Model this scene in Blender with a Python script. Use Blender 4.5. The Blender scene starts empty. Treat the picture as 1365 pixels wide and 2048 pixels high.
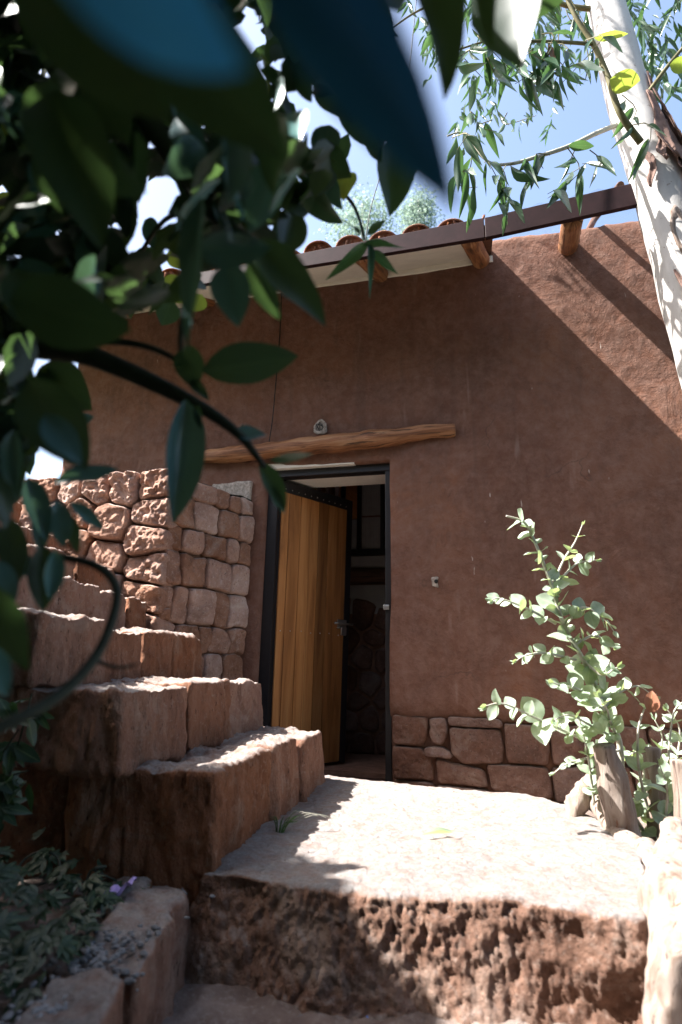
import bpy, math, random
import numpy as np
from mathutils import Vector, Matrix

# ---------------------------------------------------------------- camera, sky, sun, exposure
scene = bpy.context.scene
col = scene.collection
R = math.radians
FPX, PITCH, ROLL, CAM_H = 1180.0, R(15.0), 0.02, 0.55          # focal length for a 1365 x 2048 frame
fw = Vector((0, math.cos(PITCH), math.sin(PITCH)))
up0 = Vector((0, -math.sin(PITCH), math.cos(PITCH)))
rt = Vector((1, 0, 0)) * math.cos(ROLL) + up0 * math.sin(ROLL)
upv = -Vector((1, 0, 0)) * math.sin(ROLL) + up0 * math.cos(ROLL)
CAM = Vector((0, 0, CAM_H))
cd = bpy.data.cameras.new('camera')
cam = bpy.data.objects.new('camera', cd)
col.objects.link(cam)
m3 = Matrix((rt, upv, -fw)).transposed()
cam.matrix_world = Matrix.Translation(CAM) @ m3.to_4x4()
cd.sensor_fit = 'VERTICAL'
cd.sensor_height = 36.0
cd.lens = FPX * 36.0 / 2048.0
cd.clip_start = 0.02
cd.clip_end = 500
cd.dof.use_dof = True
cd.dof.focus_distance = 3.1
cd.dof.aperture_fstop = 2.0
scene.camera = cam

WA = R(14.5)                                                      # the house front is turned by this angle
WK = 3.72
WD = Vector((math.cos(WA), -math.sin(WA), 0))
WN = Vector((math.sin(WA), math.cos(WA), 0))
LIGHT = (WD * 0.776 + WN * 0.25 - Vector((0, 0, 1))).normalized()   # the way sunlight travels
S = -LIGHT
world = bpy.data.worlds.new('World')
scene.world = world
world.use_nodes = True
wn = world.node_tree.nodes
wn.clear()
sky = wn.new('ShaderNodeTexSky')
sky.sky_type = 'NISHITA'
sky.sun_disc = False
sky.sun_elevation = math.asin(S.z)
sky.sun_rotation = math.atan2(S.x, S.y)
sky.altitude = 300
sky.air_density = 1.0
sky.dust_density = 4.0
sky.ozone_density = 0.4
bg = wn.new('ShaderNodeBackground')
bg.inputs['Strength'].default_value = 0.10
wo = wn.new('ShaderNodeOutputWorld')
world.node_tree.links.new(sky.outputs[0], bg.inputs[0])
world.node_tree.links.new(bg.outputs[0], wo.inputs[0])
sl = bpy.data.lights.new('sun', 'SUN')
sl.energy = 5.0
sl.angle = R(0.53)
sl.color = (1.0, 0.965, 0.92)
sun = bpy.data.objects.new('sun', sl)
col.objects.link(sun)
sun.matrix_world = Matrix.Translation((-4, 2, 7)) @ LIGHT.to_track_quat('-Z', 'Y').to_matrix().to_4x4()
scene.view_settings.view_transform = 'Standard'
scene.view_settings.look = 'None'
scene.view_settings.gamma = 1
scene.view_settings.exposure = 2.2
scene.cycles.use_denoising = True
scene.cycles.max_bounces = 8
scene.cycles.diffuse_bounces = 5
scene.cycles.transparent_max_bounces = 12

rng = random.Random(7)
WORLD = {}


# ---------------------------------------------------------------- helpers
def at(x, y, Y):
    """a surveyed point: where the line of sight x, y stands Y metres in front of the camera"""
    r = fw + rt * ((x - 682.5) / FPX) + upv * ((1024 - y) / FPX)
    return CAM + r * (Y / r.y)


def depth(p):
    return (Vector(p) - CAM).dot(fw)


def project(p):
    q = Vector(p) - CAM
    z = q.dot(fw)
    if z < 0.02:
        return (-9999, -9999)
    return (682.5 + FPX * q.dot(rt) / z, 1024 - FPX * q.dot(upv) / z)


def W(s, z, o=0.0):
    """house front: s along it, z up, o out of it"""
    p = WN * (WK - o) + WD * s
    return Vector((p.x, p.y, z))


_T = np.random.RandomState(3).rand(256, 256).astype(np.float32)


def vnoise(P, seed=0):
    P = np.asarray(P, dtype=np.float64)
    i = np.floor(P).astype(np.int64)
    f = P - i
    f = f * f * (3 - 2 * f)

    def h(a, b, c):
        k = (a * 73856093) ^ (b * 19349663) ^ (c * 83492791) ^ (seed * 2654435761)
        k = (k ^ (k >> 13)) * 1274126177
        k = k ^ (k >> 16)
        return _T[(k >> 8) & 255, k & 255]
    x, y, z = i[:, 0], i[:, 1], i[:, 2]
    u, v, w = f[:, 0], f[:, 1], f[:, 2]
    a = h(x, y, z) * (1 - u) + h(x + 1, y, z) * u
    b = h(x, y + 1, z) * (1 - u) + h(x + 1, y + 1, z) * u
    c = h(x, y, z + 1) * (1 - u) + h(x + 1, y, z + 1) * u
    d = h(x, y + 1, z + 1) * (1 - u) + h(x + 1, y + 1, z + 1) * u
    return ((a * (1 - v) + b * v) * (1 - w) + (c * (1 - v) + d * v) * w) * 2 - 1


def fbm(P, octv=4, seed=0, gain=0.5):
    P = np.asarray(P, dtype=np.float64)
    t = np.zeros(len(P))
    a = 1.0
    for k in range(octv):
        t += a * vnoise(P, seed + k * 17)
        P = P * 2.03 + 5.1
        a *= gain
    return t


def normals(V, Fq):
    V = np.asarray(V)
    N = np.zeros_like(V)
    Fq = np.asarray(Fq)
    n = np.cross(V[Fq[:, 2]] - V[Fq[:, 0]], V[Fq[:, 3]] - V[Fq[:, 1]])
    for k in range(4):
        np.add.at(N, Fq[:, k], n)
    return N / (np.linalg.norm(N, axis=1, keepdims=True) + 1e-12)


def link(o, parent=None, M=None):
    col.objects.link(o)
    M = M if M is not None else Matrix.Identity(4)
    if parent is not None:
        o.parent = parent
        o.matrix_parent_inverse = WORLD[parent.name].inverted()
    o.matrix_basis = M
    WORLD[o.name] = M.copy()
    return o


def make_mesh(name, V, Fc, mat, smooth=True, uv=None):
    me = bpy.data.meshes.new(name)
    me.from_pydata([tuple(v) for v in np.asarray(V, dtype=float)] if isinstance(V, np.ndarray) else [tuple(v) for v in V],
                   [], [tuple(int(i) for i in f) for f in Fc])
    if mat is not None:
        me.materials.append(mat)
    if smooth:
        me.polygons.foreach_set('use_smooth', [True] * len(me.polygons))
    if uv is not None:
        l = me.uv_layers.new(name='UVMap')
        vi = np.zeros(len(me.loops), dtype=np.int32)
        me.loops.foreach_get('vertex_index', vi)
        l.data.foreach_set('uv', np.asarray(uv, dtype=np.float32)[vi].ravel())
    me.update()
    return me


def mesh(name, V, Fc, mat, parent=None, smooth=True, uv=None, M=None):
    return link(bpy.data.objects.new(name, make_mesh(name, V, Fc, mat, smooth, uv)), parent, M)


def thing(name, label, cat, loc=(0, 0, 0), group=None):
    o = bpy.data.objects.new(name, None)
    o.empty_display_size = 0.1
    link(o, None, Matrix.Translation(loc))
    return tag(o, label, cat, group)


def tag(o, label, cat, group=None):
    o['label'] = label
    o['category'] = cat
    if group:
        o['group'] = group
    return o


def kind(o, k, label=None):
    o['kind'] = k
    if label:
        o['label'] = label
    return o


def hexbox(c8, bev=0.0):
    """eight corners, bottom ring then top ring"""
    V = [Vector(c) for c in c8]
    Fc = [(3, 2, 1, 0), (4, 5, 6, 7), (0, 1, 5, 4), (1, 2, 6, 5), (2, 3, 7, 6), (3, 0, 4, 7)]
    return V, Fc


def wbox(s0, s1, z0, z1, o0, o1):
    """box in house coordinates"""
    return hexbox([W(s0, z0, o1), W(s1, z0, o1), W(s1, z0, o0), W(s0, z0, o0),
                   W(s0, z1, o1), W(s1, z1, o1), W(s1, z1, o0), W(s0, z1, o0)])


def bevel(o, w=0.004, seg=2):
    m = o.modifiers.new('bevel', 'BEVEL')
    m.width = w
    m.segments = seg
    m.limit_method = 'ANGLE'
    return o


def tube(path, rad, n=12, caps=True, noise=0.0, nf=8.0, seed=0, sub=1):
    """a tapered tube along a polyline; returns verts, faces, uv (metres along, metres round)"""
    P = [Vector(p) for p in path]
    rad = list(rad) if hasattr(rad, '__len__') else [rad] * len(P)
    if sub > 1:                                       # Catmull-Rom refinement
        Q, q = [], []
        for i in range(len(P) - 1):
            p0, p1, p2, p3 = P[max(i - 1, 0)], P[i], P[i + 1], P[min(i + 2, len(P) - 1)]
            for k in range(sub):
                t = k / sub
                Q.append(0.5 * ((2 * p1) + (p2 - p0) * t + (2 * p0 - 5 * p1 + 4 * p2 - p3) * t * t + (3 * p1 - p0 - 3 * p2 + p3) * t ** 3))
                q.append(rad[i] * (1 - t) + rad[i + 1] * t)
        Q.append(P[-1])
        q.append(rad[-1])
        P, rad = Q, q
    V, Fc, uv = [], [], []
    T = (P[1] - P[0]).normalized()
    X = T.orthogonal().normalized()
    L = 0
    for i, p in enumerate(P):
        if i:
            L += (p - P[i - 1]).length
        t = (P[min(i + 1, len(P) - 1)] - P[max(i - 1, 0)]).normalized()
        X = (X - t * X.dot(t)).normalized()
        Y = t.cross(X)
        for k in range(n + 1):
            a = 2 * math.pi * k / n
            V.append(p + (X * math.cos(a) + Y * math.sin(a)) * rad[i])
            uv.append((L, a * max(rad[0], rad[-1])))
    w = n + 1
    for i in range(len(P) - 1):
        for k in range(n):
            Fc.append((i * w + k, i * w + k + 1, (i + 1) * w + k + 1, (i + 1) * w + k))
    if noise:
        A = np.array([tuple(v) for v in V])
        c = np.repeat(np.array([tuple(p) for p in P]), w, axis=0)
        d = A - c
        d /= np.linalg.norm(d, axis=1, keepdims=True) + 1e-9
        A = A + d * (noise * fbm(A * nf, 3, seed))[:, None]
        V = [Vector(v) for v in A]
    if caps:
        for e, idx in ((0, 0), (len(P) - 1, (len(P) - 1) * w)):
            ring = [V[idx + k] for k in range(n)]
            ctr = sum(ring, Vector()) / n
            dirn = (P[0] - P[1]) if e == 0 else (P[-1] - P[-2])
            dirn = dirn.normalized() * rad[e] * 0.12
            b = len(V)
            for sc, push in ((0.82, 1.0), (0.5, 1.1)):
                for k in range(n):
                    V.append(ctr + (ring[k] - ctr) * sc + dirn * push)
                    uv.append((uv[idx][0], uv[idx + k][1]))
            V.append(ctr + dirn * 1.15)
            uv.append(uv[idx])
            prev = [idx + k for k in range(n)]
            for r_ in range(2):
                cur = [b + r_ * n + k for k in range(n)]
                for k in range(n):
                    q = (prev[k], cur[k], cur[(k + 1) % n], prev[(k + 1) % n])
                    Fc.append(q if e == 0 else q[::-1])
                prev = cur
            for k in range(n):
                q = (prev[k], b + 2 * n, prev[(k + 1) % n])
                Fc.append(q if e == 0 else q[::-1])
    return V, Fc, uv


def join(parts):
    V, Fc, U = [], [], []
    for v, f, u in parts:
        b = len(V)
        V += list(v)
        U += list(u)
        Fc += [tuple(i + b for i in q) for q in f]
    return V, Fc, U


def block(c8, res=0.012, r=0.018, amps=((5, 0.012), (22, 0.004)), seed=0, stretch=(1, 1, 1), maxn=70):
    """a rough hewn stone: a hexahedron with rounded edges and uneven faces"""
    c = np.array([tuple(p) for p in c8])
    half = np.array([np.linalg.norm(c[1] - c[0]) + np.linalg.norm(c[6] - c[7]),
                     np.linalg.norm(c[3] - c[0]) + np.linalg.norm(c[6] - c[5]),
                     np.linalg.norm(c[4] - c[0]) + np.linalg.norm(c[6] - c[2])]) / 4
    n = [int(max(3, min(maxn, round(2 * h / res)))) for h in half]
    idx, P, Fq = {}, [], []

    def vid(i, j, k):
        key = (i, j, k)
        if key not in idx:
            idx[key] = len(P)
            P.append((2 * i / n[0] - 1, 2 * j / n[1] - 1, 2 * k / n[2] - 1))
        return idx[key]
    for i in range(n[0]):
        for j in range(n[1]):
            Fq.append((vid(i, j, 0), vid(i, j + 1, 0), vid(i + 1, j + 1, 0), vid(i + 1, j, 0)))
            Fq.append((vid(i, j, n[2]), vid(i + 1, j, n[2]), vid(i + 1, j + 1, n[2]), vid(i, j + 1, n[2])))
    for i in range(n[0]):
        for k in range(n[2]):
            Fq.append((vid(i, 0, k), vid(i + 1, 0, k), vid(i + 1, 0, k + 1), vid(i, 0, k + 1)))
            Fq.append((vid(i, n[1], k), vid(i, n[1], k + 1), vid(i + 1, n[1], k + 1), vid(i + 1, n[1], k)))
    for j in range(n[1]):
        for k in range(n[2]):
            Fq.append((vid(0, j, k), vid(0, j, k + 1), vid(0, j + 1, k + 1), vid(0, j + 1, k)))
            Fq.append((vid(n[0], j, k), vid(n[0], j + 1, k), vid(n[0], j + 1, k + 1), vid(n[0], j, k + 1)))
    P = np.array(P) * half
    q = np.clip(P, -(half - r), half - r)
    d = P - q
    ln = np.linalg.norm(d, axis=1, keepdims=True)
    P = np.where(ln > 1e-9, q + d / np.maximum(ln, 1e-9) * r, P)
    t = (P / half + 1) / 2
    u, v, w = t[:, 0:1], t[:, 1:2], t[:, 2:3]
    V = (c[0] * (1 - u) * (1 - v) * (1 - w) + c[1] * u * (1 - v) * (1 - w) + c[2] * u * v * (1 - w) + c[3] * (1 - u) * v * (1 - w)
         + c[4] * (1 - u) * (1 - v) * w + c[5] * u * (1 - v) * w + c[6] * u * v * w + c[7] * (1 - u) * v * w)
    N = normals(V, Fq)
    st = np.array(stretch)
    for f, a in amps:
        V = V + N * (a * fbm(V * st * f, 3, seed + int(f)))[:, None]
    return V, Fq


def clip(poly, a, b, c):
    """keep the side a*x + b*y <= c"""
    out = []
    for i in range(len(poly)):
        p, q = poly[i], poly[(i + 1) % len(poly)]
        dp, dq = a * p[0] + b * p[1] - c, a * q[0] + b * q[1] - c
        if dp <= 0:
            out.append(p)
        if (dp < 0) != (dq < 0) and dp != dq:
            t = dp / (dp - dq)
            out.append((p[0] + (q[0] - p[0]) * t, p[1] + (q[1] - p[1]) * t))
    return out


def cells(seeds, region, gap, yw=1.0):
    res = []
    for i, s in enumerate(seeds):
        poly = list(region)
        for j, t in enumerate(seeds):
            if i == j:
                continue
            dx, dy = t[0] - s[0], (t[1] - s[1]) * yw
            m = ((s[0] + t[0]) / 2, (s[1] + t[1]) / 2)
            ln = math.hypot(dx, dy * 1.0)
            a, b = dx / ln, dy / ln
            poly = clip(poly, a, b, a * m[0] + b * m[1] - gap / 2)
            if len(poly) < 3:
                break
        if len(poly) >= 3:
            res.append(poly)
    return res


def cell_stone(poly, to3, thick=0.035, back=0.08, nper=40, rings=6, amp=0.006, freq=14, seed=0, rough=0.0, rfreq=40, tilt=0.0):
    """a face stone over a 2-D cell: rounded outline, domed face, uneven surface. to3(u, v, h)"""
    for _ in range(2):                                           # Chaikin
        q = []
        for i in range(len(poly)):
            p0, p1 = poly[i], poly[(i + 1) % len(poly)]
            L = math.hypot(p1[0] - p0[0], p1[1] - p0[1])
            k = min(0.25, 0.014 / max(L, 1e-6))
            q.append((p0[0] + (p1[0] - p0[0]) * k, p0[1] + (p1[1] - p0[1]) * k))
            q.append((p0[0] + (p1[0] - p0[0]) * (1 - k), p0[1] + (p1[1] - p0[1]) * (1 - k)))
        poly = q
    pts = np.array(poly)
    seg = np.linalg.norm(np.roll(pts, -1, 0) - pts, axis=1)
    cum = np.concatenate([[0], np.cumsum(seg)])
    tt = np.linspace(0, cum[-1], nper, endpoint=False)
    ring = []
    for t in tt:
        i = min(np.searchsorted(cum, t, side='right') - 1, len(pts) - 1)
        k = (t - cum[i]) / max(seg[i], 1e-9)
        ring.append(pts[i] + (pts[(i + 1) % len(pts)] - pts[i]) * k)
    ring = np.array(ring)
    ctr = ring.mean(0)
    jit = np.column_stack([ring * 30, np.full(nper, seed * 1.7)])
    ring = ring + (ring - ctr) / (np.linalg.norm(ring - ctr, axis=1, keepdims=True) + 1e-9) * (0.004 * vnoise(jit, seed))[:, None]
    tl = (random.Random(seed).uniform(-tilt, tilt), random.Random(seed + 1).uniform(-tilt, tilt))
    V2, H = [ring, ring], [np.full(nper, -back), np.full(nper, 0.0)]
    inset0 = min(0.009, 0.25 * np.linalg.norm(ring - ctr, axis=1).min())
    for j in range(rings):
        if j == 0:
            f = 1 - inset0 / np.linalg.norm(ring - ctr, axis=1, keepdims=True) * 0.45
            hh = thick * 0.62
        elif j == 1:
            f = 1 - inset0 / np.linalg.norm(ring - ctr, axis=1, keepdims=True) * 1.3
            hh = thick * 0.9
        else:
            g = 1 - (j - 1) / (rings - 1.0)
            f = (1 - inset0 / np.linalg.norm(ring - ctr, axis=1, keepdims=True) * 1.3) * g
            hh = thick * (0.9 + 0.1 * (1 - g * g))
        rr = ctr + (ring - ctr) * f
        V2.append(rr)
        H.append(np.full(nper, hh) + (rr - ctr) @ np.array(tl))
    V2 = np.concatenate(V2 + [ctr[None]])
    H = np.concatenate(H + [[thick]])
    wgt = np.concatenate([np.zeros(nper), np.full(nper, 0.3), np.ones(len(V2) - 2 * nper)])
    P3 = np.column_stack([V2, np.full(len(V2), seed * 3.3)])
    H = H + wgt * amp * fbm(P3 * freq, 3, seed)
    if rough:
        H = H + wgt * rough * fbm(P3 * rfreq, 3, seed + 5)
    V = [to3(p[0], p[1], h) for p, h in zip(V2, H)]
    Fc = []
    nr = rings + 2
    for j in range(nr - 1):
        for k in range(nper):
            k2 = (k + 1) % nper
            Fc.append((j * nper + k, j * nper + k2, (j + 1) * nper + k2, (j + 1) * nper + k))
    last = (nr - 1) * nper
    for k in range(nper):
        Fc.append((last + k, last + (k + 1) % nper, nr * nper))
    return V, Fc


# ---------------------------------------------------------------- materials
class NT:
    def __init__(self, name, rough=0.8, spec=0.3):
        self.m = bpy.data.materials.new(name)
        self.m.use_nodes = True
        self.t = self.m.node_tree
        self.n = self.t.nodes
        self.b = self.n['Principled BSDF']
        self.b.inputs['Roughness'].default_value = rough
        self.b.inputs['Specular IOR Level'].default_value = spec
        self.out = self.n['Material Output']

    def new(self, kind_, **kw):
        nd = self.n.new(kind_)
        for k, v in kw.items():
            setattr(nd, k, v)
        return nd

    def l(self, a, b):
        self.t.links.new(a, b)

    def coord(self, which='Object', scale=(1, 1, 1)):
        tc = self.new('ShaderNodeTexCoord')
        mp = self.new('ShaderNodeMapping')
        mp.inputs['Scale'].default_value = scale
        self.l(tc.outputs[which], mp.inputs['Vector'])
        return mp.outputs[0]

    def noise(self, vec, scale, detail=4, rough=0.6, dist=0.0):
        nd = self.new('ShaderNodeTexNoise')
        nd.inputs['Scale'].default_value = scale
        nd.inputs['Detail'].default_value = detail
        nd.inputs['Roughness'].default_value = rough
        nd.inputs['Distortion'].default_value = dist
        self.l(vec, nd.inputs['Vector'])
        return nd.outputs['Fac']

    def ramp(self, fac, stops):
        r = self.new('ShaderNodeValToRGB')
        e = r.color_ramp.elements
        while len(e) < len(stops):
            e.new(0.5)
        for k, (p, c) in enumerate(stops):
            e[k].position = p
            e[k].color = (c[0], c[1], c[2], 1) if hasattr(c, '__len__') else (c, c, c, 1)
        self.l(fac, r.inputs[0])
        return r.outputs[0]

    def mix(self, fac, a, b, mode='MIX'):
        nd = self.new('ShaderNodeMix', data_type='RGBA', blend_type=mode)
        for s, v in ((nd.inputs[0], fac), (nd.inputs[6], a), (nd.inputs[7], b)):
            if hasattr(v, 'links'):
                self.l(v, s)
            elif hasattr(v, '__len__'):
                s.default_value = (v[0], v[1], v[2], 1)
            else:
                s.default_value = v
        return nd.outputs[2]

    def math(self, op, a, b=0.0):
        nd = self.new('ShaderNodeMath', operation=op)
        for s, v in ((nd.inputs[0], a), (nd.inputs[1], b)):
            if hasattr(v, 'links'):
                self.l(v, s)
            else:
                s.default_value = v
        return nd.outputs[0]

    def bump(self, h, strength, dist=0.01, prev=None):
        nd = self.new('ShaderNodeBump')
        nd.inputs['Strength'].default_value = strength
        nd.inputs['Distance'].default_value = dist
        self.l(h, nd.inputs['Height'])
        if prev is not None:
            self.l(prev, nd.inputs['Normal'])
        return nd.outputs[0]

    def rand(self):
        return self.new('ShaderNodeObjectInfo').outputs['Random']

    def upness(self, lo, hi):
        g = self.new('ShaderNodeNewGeometry')
        s = self.new('ShaderNodeSeparateXYZ')
        self.l(g.outputs['Normal'], s.inputs[0])
        mr = self.new('ShaderNodeMapRange')
        mr.inputs[1].default_value = lo
        mr.inputs[2].default_value = hi
        self.l(s.outputs[2], mr.inputs[0])
        return mr.outputs[0]

    def done(self, colr=None, nrm=None):
        if colr is not None:
            if hasattr(colr, 'links'):
                self.l(colr, self.b.inputs['Base Color'])
            else:
                self.b.inputs['Base Color'].default_value = (*colr, 1)
        if nrm is not None:
            self.l(nrm, self.b.inputs['Normal'])
        return self.m


def mat_plaster():
    t = NT('brown_mud_plaster', 0.92, 0.15)
    c = t.coord()
    big = t.noise(c, 0.9, 6, 0.65, 0.8)
    mid = t.noise(c, 4.2, 6, 0.7, 0.9)
    fine = t.noise(c, 16, 7, 0.7)
    a = t.ramp(big, [(0.30, (0.112, 0.055, 0.039)), (0.48, (0.155, 0.074, 0.050)), (0.60, (0.182, 0.087, 0.057)), (0.74, (0.23, 0.105, 0.061))])
    a = t.mix(t.ramp(mid, [(0.38, 0.5), (0.5, 0.0)]), a, (0.120, 0.062, 0.046))
    a = t.mix(t.ramp(mid, [(0.55, 0.0), (0.72, 0.55)]), a, (0.235, 0.134, 0.100))
    a = t.mix(t.ramp(fine, [(0.40, 0.0), (0.72, 0.55)]), a, (0.25, 0.155, 0.122))
    streak = t.ramp(t.noise(t.coord(scale=(7, 7, 0.45)), 1.7, 2, 0.5, 0.3), [(0.52, 0.0), (0.74, 0.28)])
    a = t.mix(streak, a, (0.095, 0.056, 0.044))
    pale = t.ramp(t.noise(t.coord(scale=(5, 5, 0.9)), 1.6, 3, 0.6), [(0.66, 0.0), (0.76, 0.35)])
    a = t.mix(pale, a, (0.33, 0.24, 0.20))
    chip = t.ramp(t.noise(t.coord(scale=(26, 26, 6)), 1.0, 3, 0.5), [(0.745, 0.0), (0.77, 0.8)])
    a = t.mix(chip, a, (0.48, 0.40, 0.35))
    vo = t.new('ShaderNodeTexVoronoi', feature='DISTANCE_TO_EDGE')
    vo.inputs['Scale'].default_value = 1.7
    dv = t.new('ShaderNodeVectorMath', operation='MULTIPLY_ADD')
    nz = t.new('ShaderNodeTexNoise')
    nz.inputs['Scale'].default_value = 5
    nz.inputs['Detail'].default_value = 5
    t.l(c, nz.inputs['Vector'])
    t.l(nz.outputs['Color'], dv.inputs[0])
    dv.inputs[1].default_value = (.35, .35, .35)
    t.l(c, dv.inputs[2])
    t.l(dv.outputs[0], vo.inputs['Vector'])
    crackm = t.math('MULTIPLY', t.ramp(vo.outputs['Distance'], [(0.0, 1.0), (0.010, 0.0)]), t.ramp(t.noise(c, 2.2, 3, 0.5), [(0.58, 0.0), (0.66, 0.55)]))
    a = t.mix(crackm, a, (0.07, 0.042, 0.034))
    n1 = t.bump(mid, 0.55, 0.03)
    n2 = t.bump(fine, 0.75, 0.018, n1)
    n3 = t.bump(t.noise(c, 95, 5, 0.75), 0.5, 0.006, n2)
    n4 = t.bump(crackm, -0.6, 0.006, n3)
    return t.done(a, n4)


def mat_stone(name, cols, dust, dlo=0.55, dhi=0.92, dustamt=0.9, bumpd=0.012, vary=0.5, stretch=(1, 1, 1), scale=7):
    t = NT(name, 0.9, 0.2)
    c = t.coord(scale=stretch)
    geo = t.new('ShaderNodeNewGeometry')
    n = t.noise(c, scale, 7, 0.65, 0.5)
    a = t.ramp(n, [(0.28, cols[0]), (0.5, cols[1]), (0.72, cols[2])])
    speck = t.noise(t.coord(), 60, 3, 0.7)
    patch = t.noise(t.coord(), scale * 0.55, 6, 0.7, 0.8)
    a = t.mix(t.ramp(patch, [(0.52, 0.0), (0.66, 0.55)]), a, cols[3])
    a = t.mix(t.ramp(patch, [(0.34, 0.45), (0.45, 0.0)]), a, tuple(x * 0.7 for x in cols[0]))
    a = t.mix(t.ramp(speck, [(0.55, 0.0), (0.72, 0.5)]), a, cols[3])
    pit = t.ramp(t.noise(c, 85, 3, 0.6), [(0.30, 0.75), (0.38, 0.0)])
    a = t.mix(pit, a, tuple(x * 0.4 for x in cols[0]))
    hs = t.new('ShaderNodeHueSaturation')
    rv = t.math('MULTIPLY_ADD', t.rand(), vary)
    rv.node.inputs[2].default_value = 1 - vary / 2
    t.l(rv, hs.inputs['Value'])
    sv = t.math('MULTIPLY_ADD', t.rand(), -0.35)
    sv.node.inputs[2].default_value = 1.1
    t.l(sv, hs.inputs['Saturation'])
    t.l(a, hs.inputs['Color'])
    dn = t.noise(t.coord(), 18, 5, 0.7)
    df = t.math('MULTIPLY', t.upness(dlo, dhi), t.ramp(dn, [(0.3, dustamt * 0.35), (0.58, dustamt)]))
    dv_ = t.ramp(t.noise(t.coord(), 75, 5, 0.75), [(0.35, tuple(x * 0.68 for x in dust)), (0.62, dust)])
    a = t.mix(df, hs.outputs[0], dv_)
    h = t.noise(c, scale * 4, 8, 0.75)
    n1 = t.bump(h, 0.9, bumpd * 2.2)
    n2 = t.bump(t.noise(t.coord(), 170, 4, 0.7), 0.6, 0.006, n1)
    n2 = t.bump(pit, -0.5, 0.006, n2)
    return t.done(a, n2)


def mat_flat(name, c, rough=0.6, spec=0.4, metal=0.0, var=0.12, scale=20, bump=0.0):
    t = NT(name, rough, spec)
    t.b.inputs['Metallic'].default_value = metal
    n = t.noise(t.coord(), scale, 5, 0.65)
    a = t.ramp(n, [(0.3, tuple(x * (1 - var) for x in c)), (0.7, tuple(min(1, x * (1 + var)) for x in c))])
    nb = t.bump(t.noise(t.coord(), scale * 4, 5, 0.65), bump, 0.004) if bump else None
    return t.done(a, nb)


def mat_wood(name, cols, scale=(3, 40), bump=0.4, rough=0.55, vary=0.5, crack=0.6):
    """grain follows the uv: u along the piece"""
    t = NT(name, rough, 0.35)
    c = t.coord('UV', (scale[0], scale[1], 1))
    oi = t.new('ShaderNodeObjectInfo')
    add = t.new('ShaderNodeVectorMath', operation='MULTIPLY_ADD')
    add.inputs[1].default_value = (1, 1, 1)
    t.l(c, add.inputs[0])
    cmb = t.new('ShaderNodeCombineXYZ')
    t.l(t.math('MULTIPLY', oi.outputs['Random'], 37.0), cmb.inputs[2])
    t.l(cmb.outputs[0], add.inputs[2])
    v = add.outputs[0]
    g = t.noise(v, 1.0, 6, 0.65, 0.7)
    a = t.ramp(g, [(0.34, cols[0]), (0.5, cols[1]), (0.66, cols[2])])
    cr = t.ramp(t.noise(v, 1.7, 4, 0.6), [(0.34, crack), (0.42, 0.0)])
    a = t.mix(cr, a, tuple(x * 0.35 for x in cols[0]))
    hs = t.new('ShaderNodeHueSaturation')
    rv = t.math('MULTIPLY_ADD', oi.outputs['Random'], vary)
    rv.node.inputs[2].default_value = 1 - vary / 2
    t.l(rv, hs.inputs['Value'])
    t.l(a, hs.inputs['Color'])
    return t.done(hs.outputs[0], t.bump(g, bump, 0.006))


def mat_leaf(name, top, trans, tw=0.45, rough=0.42, spec=0.5, vary=0.5, vein=(0.30, 0.36, 0.16), veinf=0.5, bloom=None):
    t = NT(name, rough, spec)
    oi = t.new('ShaderNodeObjectInfo')
    tc = t.new('ShaderNodeTexCoord')
    sx = t.new('ShaderNodeSeparateXYZ')
    t.l(tc.outputs['UV'], sx.inputs[0])
    ab = t.math('ABSOLUTE', t.math('SUBTRACT', sx.outputs[0], 0.5))
    rib = t.ramp(ab, [(0.0, veinf), (0.05, 0.0)])
    n = t.noise(t.coord('Object', (1, 1, 1)), 3.0, 4, 0.6)
    a = t.mix(n, tuple(x * 0.75 for x in top), tuple(min(1, x * 1.3) for x in top))
    if bloom:
        a = t.mix(t.ramp(t.noise(t.coord('Object'), 1.4, 3, 0.5), [(0.4, 0.0), (0.7, 0.7)]), a, bloom)
    hs = t.new('ShaderNodeHueSaturation')
    rv = t.math('MULTIPLY_ADD', oi.outputs['Random'], vary)
    rv.node.inputs[2].default_value = 1 - vary / 2
    t.l(rv, hs.inputs['Value'])
    hv = t.math('MULTIPLY_ADD', oi.outputs['Random'], -0.04)
    hv.node.inputs[2].default_value = 0.52
    t.l(hv, hs.inputs['Hue'])
    t.l(a, hs.inputs['Color'])
    ph = t.math('SUBTRACT', t.math('MULTIPLY', sx.outputs[1], 62.0), t.math('MULTIPLY', ab, 46.0))
    side = t.ramp(t.math('SINE', ph), [(0.80, 0.0), (1.0, veinf * 0.45)])
    a = t.mix(side, hs.outputs[0], vein)
    a = t.mix(rib, a, vein)
    spot = t.ramp(t.noise(t.coord('UV', (1, 2.2, 1)), 5.0, 5, 0.7), [(0.62, 0.0), (0.70, 0.35)])
    a = t.mix(spot, a, tuple(x * 1.9 for x in top))
    t.done(a)
    tr = t.new('ShaderNodeBsdfTranslucent')
    tr.inputs[0].default_value = (*trans, 1)
    mx = t.new('ShaderNodeMixShader')
    mx.inputs[0].default_value = tw
    t.l(t.b.outputs[0], mx.inputs[1])
    t.l(tr.outputs[0], mx.inputs[2])
    t.l(mx.outputs[0], t.out.inputs[0])
    return t.m


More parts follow.
